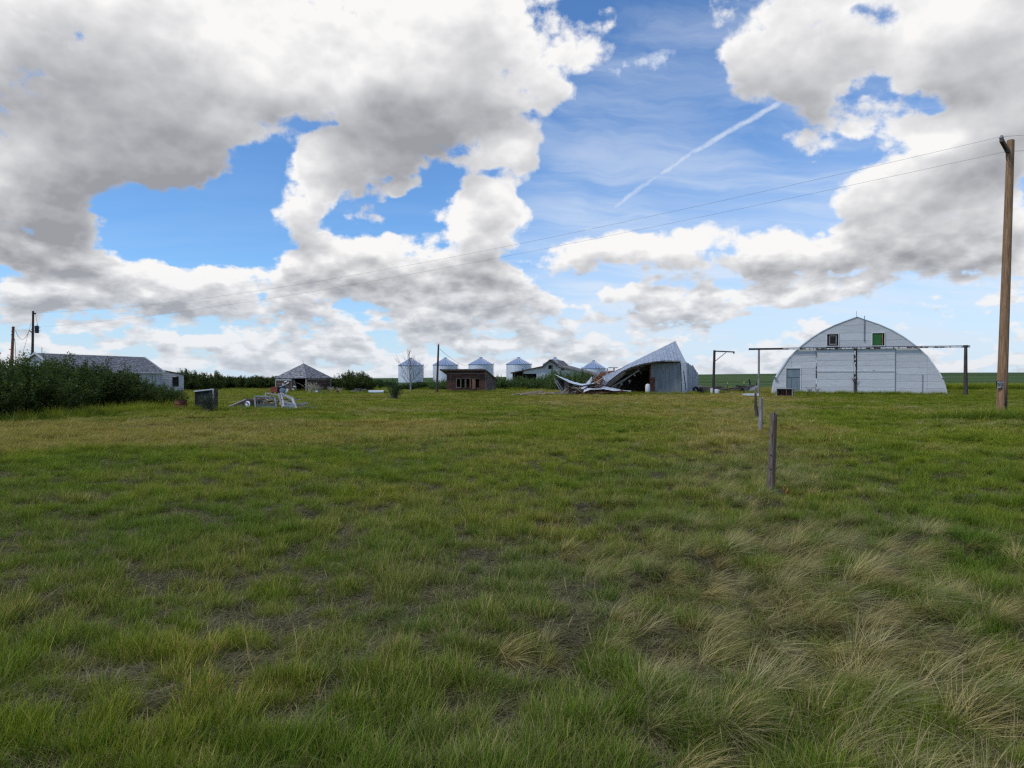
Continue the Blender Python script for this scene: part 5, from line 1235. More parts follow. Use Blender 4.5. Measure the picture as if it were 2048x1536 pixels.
# ================================================================== shrubs and trees
def shrub_meshes(seed, R_, Hh, nst, per, leaf, spread=.55, up=.6, base_r=.35, leaf_m='leaf_dark', low=.12, asp=1.9, tip=.24):
    g = np.random.default_rng(seed); n = nst
    a = g.random(n)*2*np.pi; rr = R_*np.sqrt(g.random(n))
    lump = .78+.30*np.sin(2*a+seed)+.12*np.sin(5*a+seed*2)
    hx = rr*np.cos(a)*lump; hy = rr*np.sin(a)*lump
    hh = Hh*(1-.50*(rr/R_)**2.2)*(.66+.30*g.random(n))+tip*Hh*(g.random(n) > .72)*g.random(n)
    b = np.stack([hx*base_r, hy*base_r, np.full(n, -.05)], 1); e = np.stack([hx, hy, hh], 1)
    mid = b*.5+e*.5; mid[:, :2] = b[:, :2]*(1-up)+e[:, :2]*up*.75+g.normal(0, .05*R_, (n, 2)); mid[:, 2] = hh*.45
    # leaves along shoots
    T = low+(1-low)*g.random((n, per))**.75
    p = ((1-T)**2)[..., None]*b[:, None]+(2*T*(1-T))[..., None]*mid[:, None]+(T**2)[..., None]*e[:, None]
    w = (.03+.13*R_/2*(1-T*.75)*spread)[..., None]
    p = p+g.normal(0, 1, p.shape)*w*np.array([1, 1, .8])
    p = p.reshape(-1, 3); p = p[p[:, 2] > .03]; m = len(p)
    d = g.normal(0, 1, (m, 3)); d[:, 2] = np.abs(d[:, 2])*.6+.2; d /= np.linalg.norm(d, axis=1, keepdims=True)
    s = np.cross(d, g.normal(0, 1, (m, 3))); s /= np.linalg.norm(s, axis=1, keepdims=True)+1e-9
    L = leaf*(.6+.8*g.random(m))[:, None]; wv = L/asp
    V = np.stack([p-d*L*.5, p+s*wv*.5, p+d*L*.5, p-s*wv*.5], 1).reshape(-1, 3)
    f = np.arange(4*m).reshape(-1, 4)
    lf = np_mesh('foliage', V, f, None, M[leaf_m], np.repeat(np.clip(g.random(m)*.7+.3*(g.random(m) > .8), 0, 1), 4))
    mb = MB()
    for i in range(0, n, max(1, n//60)):
        pts = [tuple((1-t)**2*b[i]+2*t*(1-t)*mid[i]+t*t*e[i]) for t in (0, .3, .6, .97)]
        mb.tube(pts, [.016+.006*R_, .012, .008, .003], 4, False)
    me = bpy.data.meshes.new('stems'); me.from_pydata(mb.v, [], mb.f); me.materials.append(M['bark'])
    return lf, me
def shrub(name, meshes, loc, label, cat='bush', group=None, rz=0., sc_=(1, 1, 1)):
    loc = Vector(loc); loc.z = float(gz(loc.x, loc.y))
    r = thing(name, loc, label, cat, group, rz); r.scale = sc_
    for nm, me in zip(('foliage', 'stems'), meshes):
        o = link(bpy.data.objects.new(nm, me)); o.parent = r
        if nm == 'foliage': o['kind'] = 'stuff'
    return r
HB = [shrub_meshes(10+i, 2.2, 2.5, 210, 135, .085, leaf_m='leaf_dark', spread=.85, low=.05, tip=.17) for i in range(3)]
hedge = [(-35, 24.6, 712, 2.3, 'leftmost bush of the big dark hedge, cut by the frame'), (52, 27.6, 713, 2.3, 'big dark hedge bush below the two far left poles'), (122, 31, 714, 2.4, 'tall dark hedge bush in front of the left end of the grey roof'),
         (188, 34, 722, 2.3, 'dark hedge bush in front of the middle of the grey roof'), (243, 36.5, 738, 2.1, 'lower hedge bush below the right end of the grey roof'), (287, 37.5, 758, 1.9, 'small hedge bush in front of the orange boarded opening'), (322, 35.5, 772, 1.4, 'loose low bush at the right end of the big hedge')]
for i, (px, D, pt, rad, lb) in enumerate(hedge):
    p = world_of(px, 800, D); zt = world_of(px, pt, D).z; k = rad/2.2
    shrub('hedge_bush', HB[i % 3], (p.x, D, 0), lb, 'bush', 'bushes of the big dark hedge at left', i*1.7, (k, k, (zt+.10)/2.5))
for i, (px, D, pt, rad) in enumerate(((-20, 31, 706, 2.3), (60, 36, 712, 2.4), (130, 40, 718, 2.3), (195, 43, 727, 2.2))):
    p = world_of(px, 800, D); zt = world_of(px, pt, D).z; k = rad/2.2
    shrub('hedge_bush', HB[(i+1) % 3], (p.x-.8, D, 0), 'bush in the rear row of the big dark hedge', 'bush', 'rear row of the big dark hedge', i*2.3+1, (k, k, (zt+.10)/2.5))
SB = [shrub_meshes(30+i, 2.0, 2.4, 170, 80, .12, leaf_m='leaf_dark', spread=.9, low=.03, tip=.10) for i in range(3)]
SM = [shrub_meshes(40+i, 2.0, 2.4, 170, 80, .12, leaf_m='leaf_mid', spread=.9, low=.03) for i in range(2)]
SL = [shrub_meshes(50+i, 1.8, 2.2, 200, 60, .13, leaf_m='leaf_light', spread=.5, low=.03, asp=3.2) for i in range(2)]
def row(items, meshes, name, label, group, cat='bush'):
    ORD = ['first', 'second', 'third', 'fourth', 'fifth', 'sixth', 'seventh', 'eighth', 'ninth', 'tenth', 'eleventh']
    for i, (px, D, pt, rad) in enumerate(items):
        p = world_of(px, 780, D); zt = world_of(px, pt, D).z-float(gz(p.x, D)); k = rad/2.0
        lb = label[i] if isinstance(label, (list, tuple)) else label if len(items) == 1 else label+', %s from the left' % ORD[sorted(items).index(items[i])]
        shrub(name, meshes[i % len(meshes)], (p.x, D, 0), lb, cat, group, i*1.9+px, (k, k, zt/(2.0 if 'willow' in name else 2.3)))
row([(368, 80, 737, 1.7), (388, 82, 740, 1.7), (408, 80, 744, 1.5), (432, 82, 741, 1.3)], SB, 'shelter_bush', 'tall dark bush beside the white lean-to', 'bushes beside the lean-to')
row([(px, 88+(i % 3), 750+(i*37 % 5), 1.9) for i, px in enumerate(range(446, 560, 13))], SB, 'shelter_bush', 'dark bush in the long shelter belt behind the junk pile', 'bushes of the shelter belt')
row([(px, 96+(i % 2), 752+(i*29 % 5), 1.9) for i, px in enumerate(range(352, 560, 22))], SB, 'shelter_bush', 'dark bush in the rear row of the shelter belt', 'rear bushes of the shelter belt')
row([(566, 86, 750, 1.8)], SB, 'shelter_bush', 'dark bush rising just behind the left side of the pyramid-roofed shed', None)
row([(668, 77, 754, 1.3), (697, 75, 740, 2.0), (724, 76, 742, 1.5), (738, 78, 753, 1.0)], SB, 'round_bush', ['bush against the right wall of the pyramid-roofed shed', 'tallest rounded dark bush right of the pyramid-roofed shed', 'bush with a loose top right of the rounded dark bush', 'small low bush at the right end of the rounded clump'], None)
row([(757, 88, 759, 1.2), (775, 90, 760, 1.2), (760, 100, 759, 1.4), (838, 84, 762, 1.3), (820, 80, 766, 1.1), (806, 82, 768, .9)], SM, 'field_bush', 'low green bush between the rounded clump and the dead tree', 'low bushes around the dead tree')
row([(857, 86, 762, 1.3), (874, 84, 760, 1.4), (889, 86, 759, 1.4), (866, 80, 768, 1.0), (884, 79, 769, 1.)], SL, 'willow_bush', 'feathery light green bush left of the red shed', 'feathery bushes left of the red shed')
row([(996, 84, 752, 1.4), (1008, 86, 755, 1.4), (1022, 84, 757, 1.4), (1036, 86, 752, 1.5), (1050, 85, 755, 1.4), (1066, 84, 757, 1.5), (1080, 86, 752, 1.4), (1092, 84, 749, 1.4), (1104, 82, 754, 1.4)], SL, 'willow_bush', 'feathery bush in front of the white farmhouse', 'feathery bushes before the farmhouse')
row([(1107, 80, 737, 1.2), (1120, 79, 742, 1.4), (1136, 80, 745, 1.5), (1152, 79, 744, 1.5), (1166, 80, 741, 1.4), (1176, 79, 745, 1.2)], SL, 'willow_bush', 'taller light green bush between farmhouse and collapsed shed', 'taller bushes by the collapsed shed')
# loose upright shrub in the yard, and the thin one at the black box
YS = shrub_meshes(61, .85, 1.65, 60, 60, .06, leaf_m='leaf_mid', spread=.75, low=.25, base_r=.22, tip=.2)
p = world_of(788, 798, 49); shrub('yard_shrub', YS, (p.x, 49, 0), 'loose upright shrub standing alone in the middle of the yard', 'shrub', rz=1, sc_=(.86, .86, .98))
YS2 = shrub_meshes(62, .7, 1.0, 45, 55, .05, leaf_m='leaf_grey', spread=.8, low=.2, base_r=.2, tip=.25)
p = world_of(418, 822, 31.4); shrub('thin_shrub', YS2, (p.x, 31.4, 0), 'thin grey-green shrub growing in front of the black box', 'shrub', sc_=(.95, .7, .98))
def dead_tree():
    b = world_of(822, 783, 72); b.z = 0; s = thing('dead_tree', b, 'bare dead tree with fine grey branches in front of the leftmost bin', 'tree')
    g = random.Random(21); twigs = MB(); tr = MB()
    def grow(p, d, L, r, lev, mb):
        pts = [p]; q = Vector(p); dd = Vector(d)
        for k in range(4):
            dd = (dd+Vector((g.gauss(0, .14), g.gauss(0, .14), .06))).normalized(); q = q+dd*L/4; pts.append(Vector(q))
        mb.tube(pts, [r, r*.85, r*.7, r*.55, r*.4], 5, False)
        if lev == 0: return
        for k in range(5 if lev > 1 else 4):
            i = g.randint(1, 4); a = g.uniform(0, 6.28); sp = g.uniform(.5, 1.0)
            nd = (dd+Vector((math.cos(a)*sp, math.sin(a)*sp, g.uniform(0, .5)))).normalized(); grow(pts[i], nd, L*g.uniform(.5, .75), r*.5, lev-1, mb)
    tr.tube([b-Vector((0, 0, .1)), b+Vector((-.05, 0, 1.0)), b+Vector((-.12, 0, 2.0)), b+Vector((-.02, 0, 3.1))], [.10, .085, .06, .03], 8); tr.build('trunk', 'grey_bark', s)
    for (h, dx, L) in ((.5, .7, 1.6), (.6, -.9, 1.3), (.9, .9, 1.5), (1.1, -.8, 1.5), (1.5, .6, 1.4), (1.7, -.5, 1.3), (2.2, .4, 1.1), (2.5, -.4, 1.1), (2.9, .15, .9)):
        mb = MB(); grow(b+Vector((-.08, 0, h)), Vector((dx, g.uniform(-.5, .5), 1.15)).normalized(), L, .032, 2, mb); mb.build('limb', 'grey_bark', s)
dead_tree()
def weed_fan(px, py, D, h, n, label, m='pale_stem', w=.5, seed=1):
    c = world_of(px, py, D); c.z = float(gz(c.x, c.y)); g = random.Random(seed); mb = MB()
    for k in range(n):
        a = g.gauss(0, w); b_ = g.gauss(0, w); L = h*g.uniform(.6, 1.); p1 = c+Vector((a*L*.35, b_*.25*L, L*.6)); p2 = p1+Vector((a*L*.4, b_*.25*L, L*.32)); mb.tube([c, p1, p2], [.012, .009, .006], 4, False)
        for j in range(5):
            q = p1.lerp(p2, j/5); mb.tube([q, q+Vector((g.gauss(0, .09), g.gauss(0, .06), .09))], [.008, .004], 3, False)
    mb.build('dead_weed', m, loc=c, label=label, cat='weed')
weed_fan(619, 789, 66, 1.15, 26, 'tall pale dead weed standing before the doorway of the pyramid-roofed shed', seed=1)
weed_fan(630, 789, 66, .95, 20, 'pale dead weed right beside the tallest one', seed=2)
weed_fan(637, 790, 65, .75, 14, 'low grey dead weed at the right wall of the pyramid-roofed shed', seed=3, m='old_wood')
weed_fan(663, 790, 66, .7, 18, 'pale dead weed just right of the pyramid-roofed shed corner', seed=4)
weed_fan(679, 790, 66, .6, 14, 'rightmost pale dead weed near the rusty can', seed=5)
weed_fan(1634, 788, 59, .8, 12, 'grassy weed growing at the foot of the white barn doors', seed=6, m='old_wood', w=.3)
weed_fan(1620, 788, 59, .8, 10, 'thin weed with seed heads beside the grey barn door', seed=7, m='old_wood', w=.3)

# ================================================================== junk
def drum():
    c = world_of(362, 820, 33); c.z = 0; s = thing('rusty_drum', c, 'short rusty red drum standing beside the big hedge', 'drum')
    MB().lathe(c, [(0, .0), (.26, 0), (.262, .14), (.275, .155), (.262, .17), (.262, .30), (.275, .315), (.262, .33), (.26, .46), (.27, .47), (.25, .47), (.24, .44), (0, .44)], 22).build('drum_body', 'rust', s)
    MB().lathe(c+Vector((0, 0, .46)), [(.262, 0), (.275, .01), (.262, .02)], 22).build('rim', 'dark_metal', s)
drum()
def black_box():
    D = 32.6; a, b = world_of(389.5, 822, D), world_of(427, 820, D); t = world_of(389.5, 783.5, D).z; t2 = world_of(427, 779, D).z
    s = thing('black_cabinet', ((a.x+b.x)/2, D, 0), 'upright black metal cabinet with pale top edge behind a thin shrub', 'cabinet')
    a.z = b.z = .0
    MB().solid([a, b, Vector((b.x, b.y, t2)), Vector((a.x, a.y, t))], (0, -1, 0), .5).build('cabinet_body', 'black', s)
    MB().beam(Vector((a.x-.02, D-.02, t+.02)), Vector((b.x+.02, D-.02, t2+.02)), .05, .05).build('top_trim', 'white_metal', s)
    MB().beam(Vector((b.x, D-.02, .02)), Vector((b.x, D-.02, t2)), .04, .04, up=(0, 1, 0)).build('side_trim', 'white_metal', s)
    MB().box(((a.x+b.x)/2, D-.04, .26), (b.x-a.x, .04, .05)).build('lower_rail', 'dark_metal', s)
black_box()
def quad_frame(pts, w, th, m, parent, name='frame_bar'):
    pts = [Vector(p) for p in pts]; out = []
    for k in range(4): out.append(MB().beam(pts[k], pts[(k+1) % 4], w, th, up=(0, -1, 0)).build(name, m, parent))
    return out
M['flaked_white'] = mat('flaked_white', (.36, .36, .35), (.50, .50, .49), ns=4, patch=(.15, .12, .10), patch_s=4, patch_t=(.5, .6))
def junk():
    D = 32.5; P = lambda px, py, d=D: world_of(px, py, d)
    # tyre with painted wheel, leaning
    c = P(492, 814.5); ax = Vector((-.42, -.72, .55)).normalized()
    s = thing('discarded_wheel', (c.x, c.y, 0), 'old tyre lying tilted with a white and navy ringed wheel', 'tyre')
    k = .0247
    MB().lathe(c, [(.205, -.10), (.27, -.105), (.335, -.07), (.345, 0), (.335, .05), (.27, .075), (.215, .07)], 32, axis=ax).build('tyre', 'rubber', s, smooth=True)
    Mq = ax*.078
    MB().lathe(c, [(.225, .074), (.285, .080), (.29, .076)], 32, axis=ax).build('white_ring', 'plastic_white', s)
    MB().lathe(c, [(.155, .074), (.226, .076)], 32, axis=ax).build('navy_ring', 'navy', s)
    MB().lathe(c, [(0, .072), (.158, .077)], 32, axis=ax).build('wheel_disc', 'plastic_white', s)
    X = ax.orthogonal().normalized(); Y = ax.cross(X)
    hub = MB().lathe(c, [(0, .10), (.05, .10), (.06, .078)], 16, axis=ax).build('hub', 'dark_metal', s)
    for a in range(5):
        t = a*1.2566+.4; q = c+ax*.083+(X*math.cos(t)+Y*math.sin(t))*.105
        MB().lathe(q, [(0, .003), (.022, .003), (.022, 0)], 8, axis=ax).build('wheel_hole', 'navy', s)
    MB().box(c+ax*.082+Y*-.10, (.09, .10, .006), X, Y, ax).build('dark_patch', 'black', s)
    s.rotation_euler = (0, 0, 0)
    # front frame: old vehicle-box end with open top and blue-grey lower panel
    fr = thing('box_end_frame', (P(531, 822).x, D, 0), 'pale metal frame with open upper half and blue-grey lower panel', 'frame')
    q = [P(511.5, 821), P(554, 820), P(549.5, 793.5), P(509.5, 792.5)]
    quad_frame(q, .075, .07, 'grey_paint', fr)
    q2 = [P(516, 808.5, D+.02), P(549, 808, D+.02), P(546, 796, D+.02), P(512.8, 795, D+.02)]; quad_frame(q2, .03, .045, 'grey_metal', fr, 'inner_bar')
    MB().solid([P(513.5, 821, D+.03), P(552, 820, D+.03), P(549.8, 809, D+.03), P(512.3, 809.5, D+.03)], (0, -1, 0), .02).build('lower_panel', 'blue_grey', fr)
    MB().beam(P(527, 808, D+.05), P(529.5, 797, D+.05), .03, .03, up=(0, 1, 0)).build('bar', 'grey_paint', fr)
    # right: white sash leaning on the heap
    s2 = thing('white_window_frame', (P(575, 818).x, D-.2, 0), 'white two-light window frame leaning at an angle on the junk heap', 'window frame')
    q = [P(569, 813.5, D-.6), P(593.5, 819, D-.5), P(585.5, 797.5, D), P(561.5, 787, D+.1)]; quad_frame(q, .11, .10, 'flaked_white', s2)
    MB().beam(P(567, 803.5, D-.35), P(590, 810, D-.3), .10, .08, up=(0, -1, 0)).build('middle_bar', 'flaked_white', s2)
    MB().beam(P(557.5, 787.5, D), P(566.5, 816.5, D-.6), .10, .10, up=(0, -1, 0)).build('side_board', 'old_wood', s2, label='dark grey side board')
    MB().solid([P(570, 812, D-.5), P(591, 817.5, D-.45), P(589, 811, D-.3), P(568.5, 805, D-.33)], (0, -1, 0), .015).build('pane', 'blue_grey', s2)
    s3 = thing('rear_window_frame', (P(545, 800).x, D+.5, 0), 'weathered white frame lying behind the pale metal frame', 'window frame')
    q = [P(532, 796, D+.6), P(559, 800, D+.5), P(558.5, 790, D+.5), P(531, 786, D+.7)]; quad_frame(q, .05, .07, 'grey_paint', s3)
    # boards
    g = random.Random(8)
    lst = [((457, 814, D-.3), (491, 799.5, D+.2), .20, .05, 'old_wood', 'wide grey board propped up at the left end of the junk heap'),
           ((470, 812, D-.2), (492, 803, D+.3), .10, .06, 'rust_wood', 'reddish board just under the wide grey one'),
           ((593, 812, D), (616, 807.5, D+.3), .14, .05, 'old_wood', 'grey plank sticking out right of the white window frame'),
           ((593, 809, D+.1), (616, 806, D+.4), .06, .05, 'grey_paint', 'pale narrow plank above the grey plank on the right'),
           ((600, 812.5, D-.1), (632, 817, D-.1), .09, .05, 'old_wood', 'long grey board lying flat at the right end of the junk heap'),
           ((606, 815, D-.3), (634, 813, D+.1), .06, .05, 'old_wood', 'thin grey board crossing the flat one at the right end')]
    for (a, b, w, th, m, lb) in lst:
        MB().beam(P(*a), P(*b), w, th).build('plank', m, loc=P(*a), label=lb, cat='plank')
    for k in range(60):
        px = g.uniform(495, 596); py = g.uniform(797, 817); a = g.uniform(-.5, .5); L = g.uniform(.25, .7); c = P(px, py, D+g.uniform(.15, .9)); c.z = max(c.z, .05)
        d = Vector((math.cos(a), g.uniform(-.4, .4), math.sin(a)*.6)).normalized()*L/2
        MB().beam(c-d, c+d, g.uniform(.05, .12), .035).build('scrap_piece', g.choice(['rust_wood', 'rust_wood', 'old_wood', 'char', 'fresh_wood']), loc=c, label='short broken scrap of wood inside the junk heap', cat='scrap', group='wood scraps inside the junk heap')
    for (px, py, r) in ((497, 803, .2), (503, 806, .22), (512, 806, .2)):
        c = P(px, py, D+.5); MB().lathe(c, [(0, -.1), (r*.8, -.1), (r, 0), (r*.7, .12), (0, .14)], 7, axis=(.2, -.3, 1)).build('charred_chunk', 'char', loc=c, label='charred black chunk behind the tyre', cat='scrap', group='charred chunks behind the tyre')
    MB().lathe(P(533, 800, D+.3), [(0, -.06), (.09, -.05), (.10, .02), (.05, .07), (0, .08)], 10).build('pale_bag', 'plastic_white', loc=P(533, 800, D+.3), label='small pale crumpled bag seen through the open frame', cat='bag')
    # things by the hip-roof shed
    D2 = 60; Q = lambda px, py, d=D2: world_of(px, py, d)
    s4 = thing('red_machine', (Q(550, 787).x, D2, 0), 'rusty red metal box on short legs near the pyramid-roofed shed', 'machine')
    c = Q(550, 779.5); MB().box(c, (.55, .5, .42)).build('hopper', 'red_paint', s4); MB().box(c+Vector((.02, -.02, .23)), (.5, .45, .03)).build('lid', 'rust', s4)
    for dx in (-.2, .2): MB().box((c.x+dx, c.y, (c.z-.2)/2), (.06, .3, c.z-.2)).build('leg', 'rust', s4)
    s5 = thing('grey_machine', (Q(565, 787).x, D2, 0), 'grey and dark machine part with a pale curved cover by the shed', 'machine')
    MB().lathe(Q(565, 781), [(0, -.25), (.22, -.24), (.26, 0), (.2, .2), (0, .24)], 12, axis=(0, -1, .2)).build('curved_cover', 'blue_grey', s5)
    MB().box(Q(565, 773.5, D2+.2), (.5, .4, .3), (math.cos(.2), 0, math.sin(.2)), (0, 1, 0), (-math.sin(.2), 0, math.cos(.2))).build('engine', 'dark_metal', s5)
    MB().beam(Q(571, 786), Q(575.5, 778), .18, .05, up=(0, -1, 0)).build('flap', 'white_metal', s5); MB().box(Q(557.5, 780), (.1, .4, .6)).build('side_plate', 'dark_metal', s5)
    MB().beam(Q(554, 775.5), Q(571, 769.5), .12, .05).build('bent_bar', 'white_metal', s5)
    c = Q(634, 786.5, 66); c.z = .12; MB().lathe(c, [(0, -.14), (.12, -.13), (.17, 0), (.12, .12), (0, .15)], 12).build('white_jug', 'plastic_white', loc=(c.x, c.y, 0), label='round white jug among the weeds right of the doorway', cat='jug')
    c = Q(675, 787.5, 64); c.z = 0; MB().lathe(c, [(0, 0), (.13, 0), (.13, .28), (.11, .28), (.10, .05), (0, .05)], 12).build('rusty_can', 'rust', loc=c, label='small rusty can in the weeds right of the pyramid-roofed shed', cat='can')
    # bicycle-like tangle of grey rods
    c = Q(643, 788, 65)
    for k in range(6):
        a = .3+k*.5; MB().tube([c+Vector((k*.16-.4, 0, -.1)), c+Vector((k*.16-.4+.2*math.cos(a), .05, .22)), c+Vector((k*.16-.15, .1, .05))], .018, 5).build('bent_rod', 'grey_metal', loc=c, label='bent grey rod in the weeds before the pyramid-roofed shed', cat='rod', group='bent rods before the pyramid-roofed shed')
    # white trough and debris heap near the round bush
    a, b = Q(737.5, 785.5, 66), Q(768.5, 785, 66); a.z = b.z = .12
    t_ = thing('white_trough', ((a.x+b.x)/2, 66, 0), 'long low white trough lying in the grass left of the yard shrub', 'trough')
    MB().tube([a, b], .15, 14).build('trough_shell', 'white_metal', t_); MB().lathe(b, [(0, .0), (.16, .0), (.16, .04), (0, .05)], 14, axis=(1, 0, 0)).build('end_cap', 'blue_grey', t_); MB().lathe(a, [(0, .0), (.16, .0), (.16, .04), (0, .05)], 14, axis=(-1, 0, 0)).build('end_cap', 'grey_paint', t_)
    g = random.Random(12)
    for k in range(26):
        px = g.uniform(706, 738); f = 1-abs((px-722)/17)**2; py = 784-g.random()*8*f; c = Q(px, py, 70+g.uniform(0, 1.)); c.z = max(c.z, .04)
        a = g.uniform(-.5, .5); d = Vector((math.cos(a), g.uniform(-.5, .5), math.sin(a)*.5)).normalized()*g.uniform(.15, .45)
        MB().beam(c-d, c+d, g.uniform(.08, .25), .04).build('rubble_board', g.choice(['grey_paint', 'old_wood', 'old_wood', 'char']), loc=c, label='weathered board in the low grey heap before the rounded bush', cat='board', group='boards of the low grey heap')
    # buckets by the hoist post
    for (px, w, h, lb) in ((1423.5, .22, .52, 'tall narrow white jug left of the gallows post foot'), (1434, .40, .42, 'wide white tub right of the gallows post foot')):
        c = Q(px, 786, 64.3); c.z = 0
        MB().lathe(c, [(0, 0), (w*.5, 0), (w*.56, h*.6), (w*.50, h*.95), (w*.52, h), (w*.42, h), (w*.40, h*.9), (0, h*.88)], 18).build('white_tub', 'plastic_white', loc=c, label=lb, cat='tub')
    # white tank in the dark opening of the collapsed shed
    c = Q(1295.5, 783, 61.9); c.z = 0
    tk = thing('white_tank', c, 'upright white plastic tank in the opening of the collapsed shed', 'tank')
    MB().lathe(c, [(0, .05), (.2, .05), (.215, .12), (.215, .72), (.17, .86), (.07, .92), (0, .93)], 20).build('tank_body', 'plastic_white', tk, smooth=True)
    MB().lathe(c+Vector((0, 0, .92)), [(.05, 0), (.05, .05), (0, .05)], 10).build('cap', 'dark_metal', tk)
    # white slab / overturned lid and red crate
    a = Q(1501, 792.5, 55); a.z = .06
    lid = thing('white_slab', a, 'flat white freezer lid lying in the grass left of the red crate', 'lid')
    MB().box(a+Vector((0, 0, .11)), (1.02, .7, .13), (math.cos(.02), 0, math.sin(.02)), (0, 1, 0), (-math.sin(.02), 0, math.cos(.02))).build('panel', 'white_metal', lid)
    MB().box(a+Vector((0, -.36, .07)), (1.04, .03, .12)).build('edge', 'plastic_white', lid)
    a, b = Q(1553, 794, 54.5), Q(1586, 794.5, 54); zt = Q(1570, 778, 54.3).z; a.z = b.z = 0
    W = (b-a).length; cr = thing('red_crate', (a+b)/2, 'open weathered red wooden crate in front of the grey barn door', 'crate')
    u = (b-a).normalized(); v = Vector((-u.y, u.x, 0)); dep = .6
    K = lambda x, y, z: a+u*x+v*y+Vector((0, 0, z))
    for x in (0.03, W-.03): MB().solid([K(x, 0, 0), K(x, dep, 0), K(x, dep, zt), K(x, 0, zt)], u, .05).build('end_panel', 'grey_paint', cr)
    MB().solid([K(0, dep, 0), K(W, dep, 0), K(W, dep, zt), K(0, dep, zt)], -v, .03).build('back_panel', 'dark_wood', cr)  # back coloured dark to paint in the shade inside the crate
    MB().box(K(W/2, dep/2, zt+.02), (W+.04, dep+.06, .04), u, v).build('top_panel', 'grey_paint', cr); MB().box(K(W/2, dep/2, .05), (W-.08, dep-.04, .03), u, v).build('floor_panel', 'rust_wood', cr)
    MB().box(K(W/2, .02, .06), (W-.08, .03, .10), u, v).build('bottom_rail', 'rust_wood', cr); MB().box(K(W*.6, .02, zt/2+.05), (.05, .03, zt-.12), u, v).build('divider', 'rust_wood', cr)
    for k in range(6): MB().box(K(.12+k*(W-.24)/5+.03*(k % 2), .25+.05*(k % 3), .07+zt*.28), (.035, .04, zt*.55-.02*k), u, v).build('stave', 'red_paint' if k % 2 else 'rust_wood', cr)
junk()

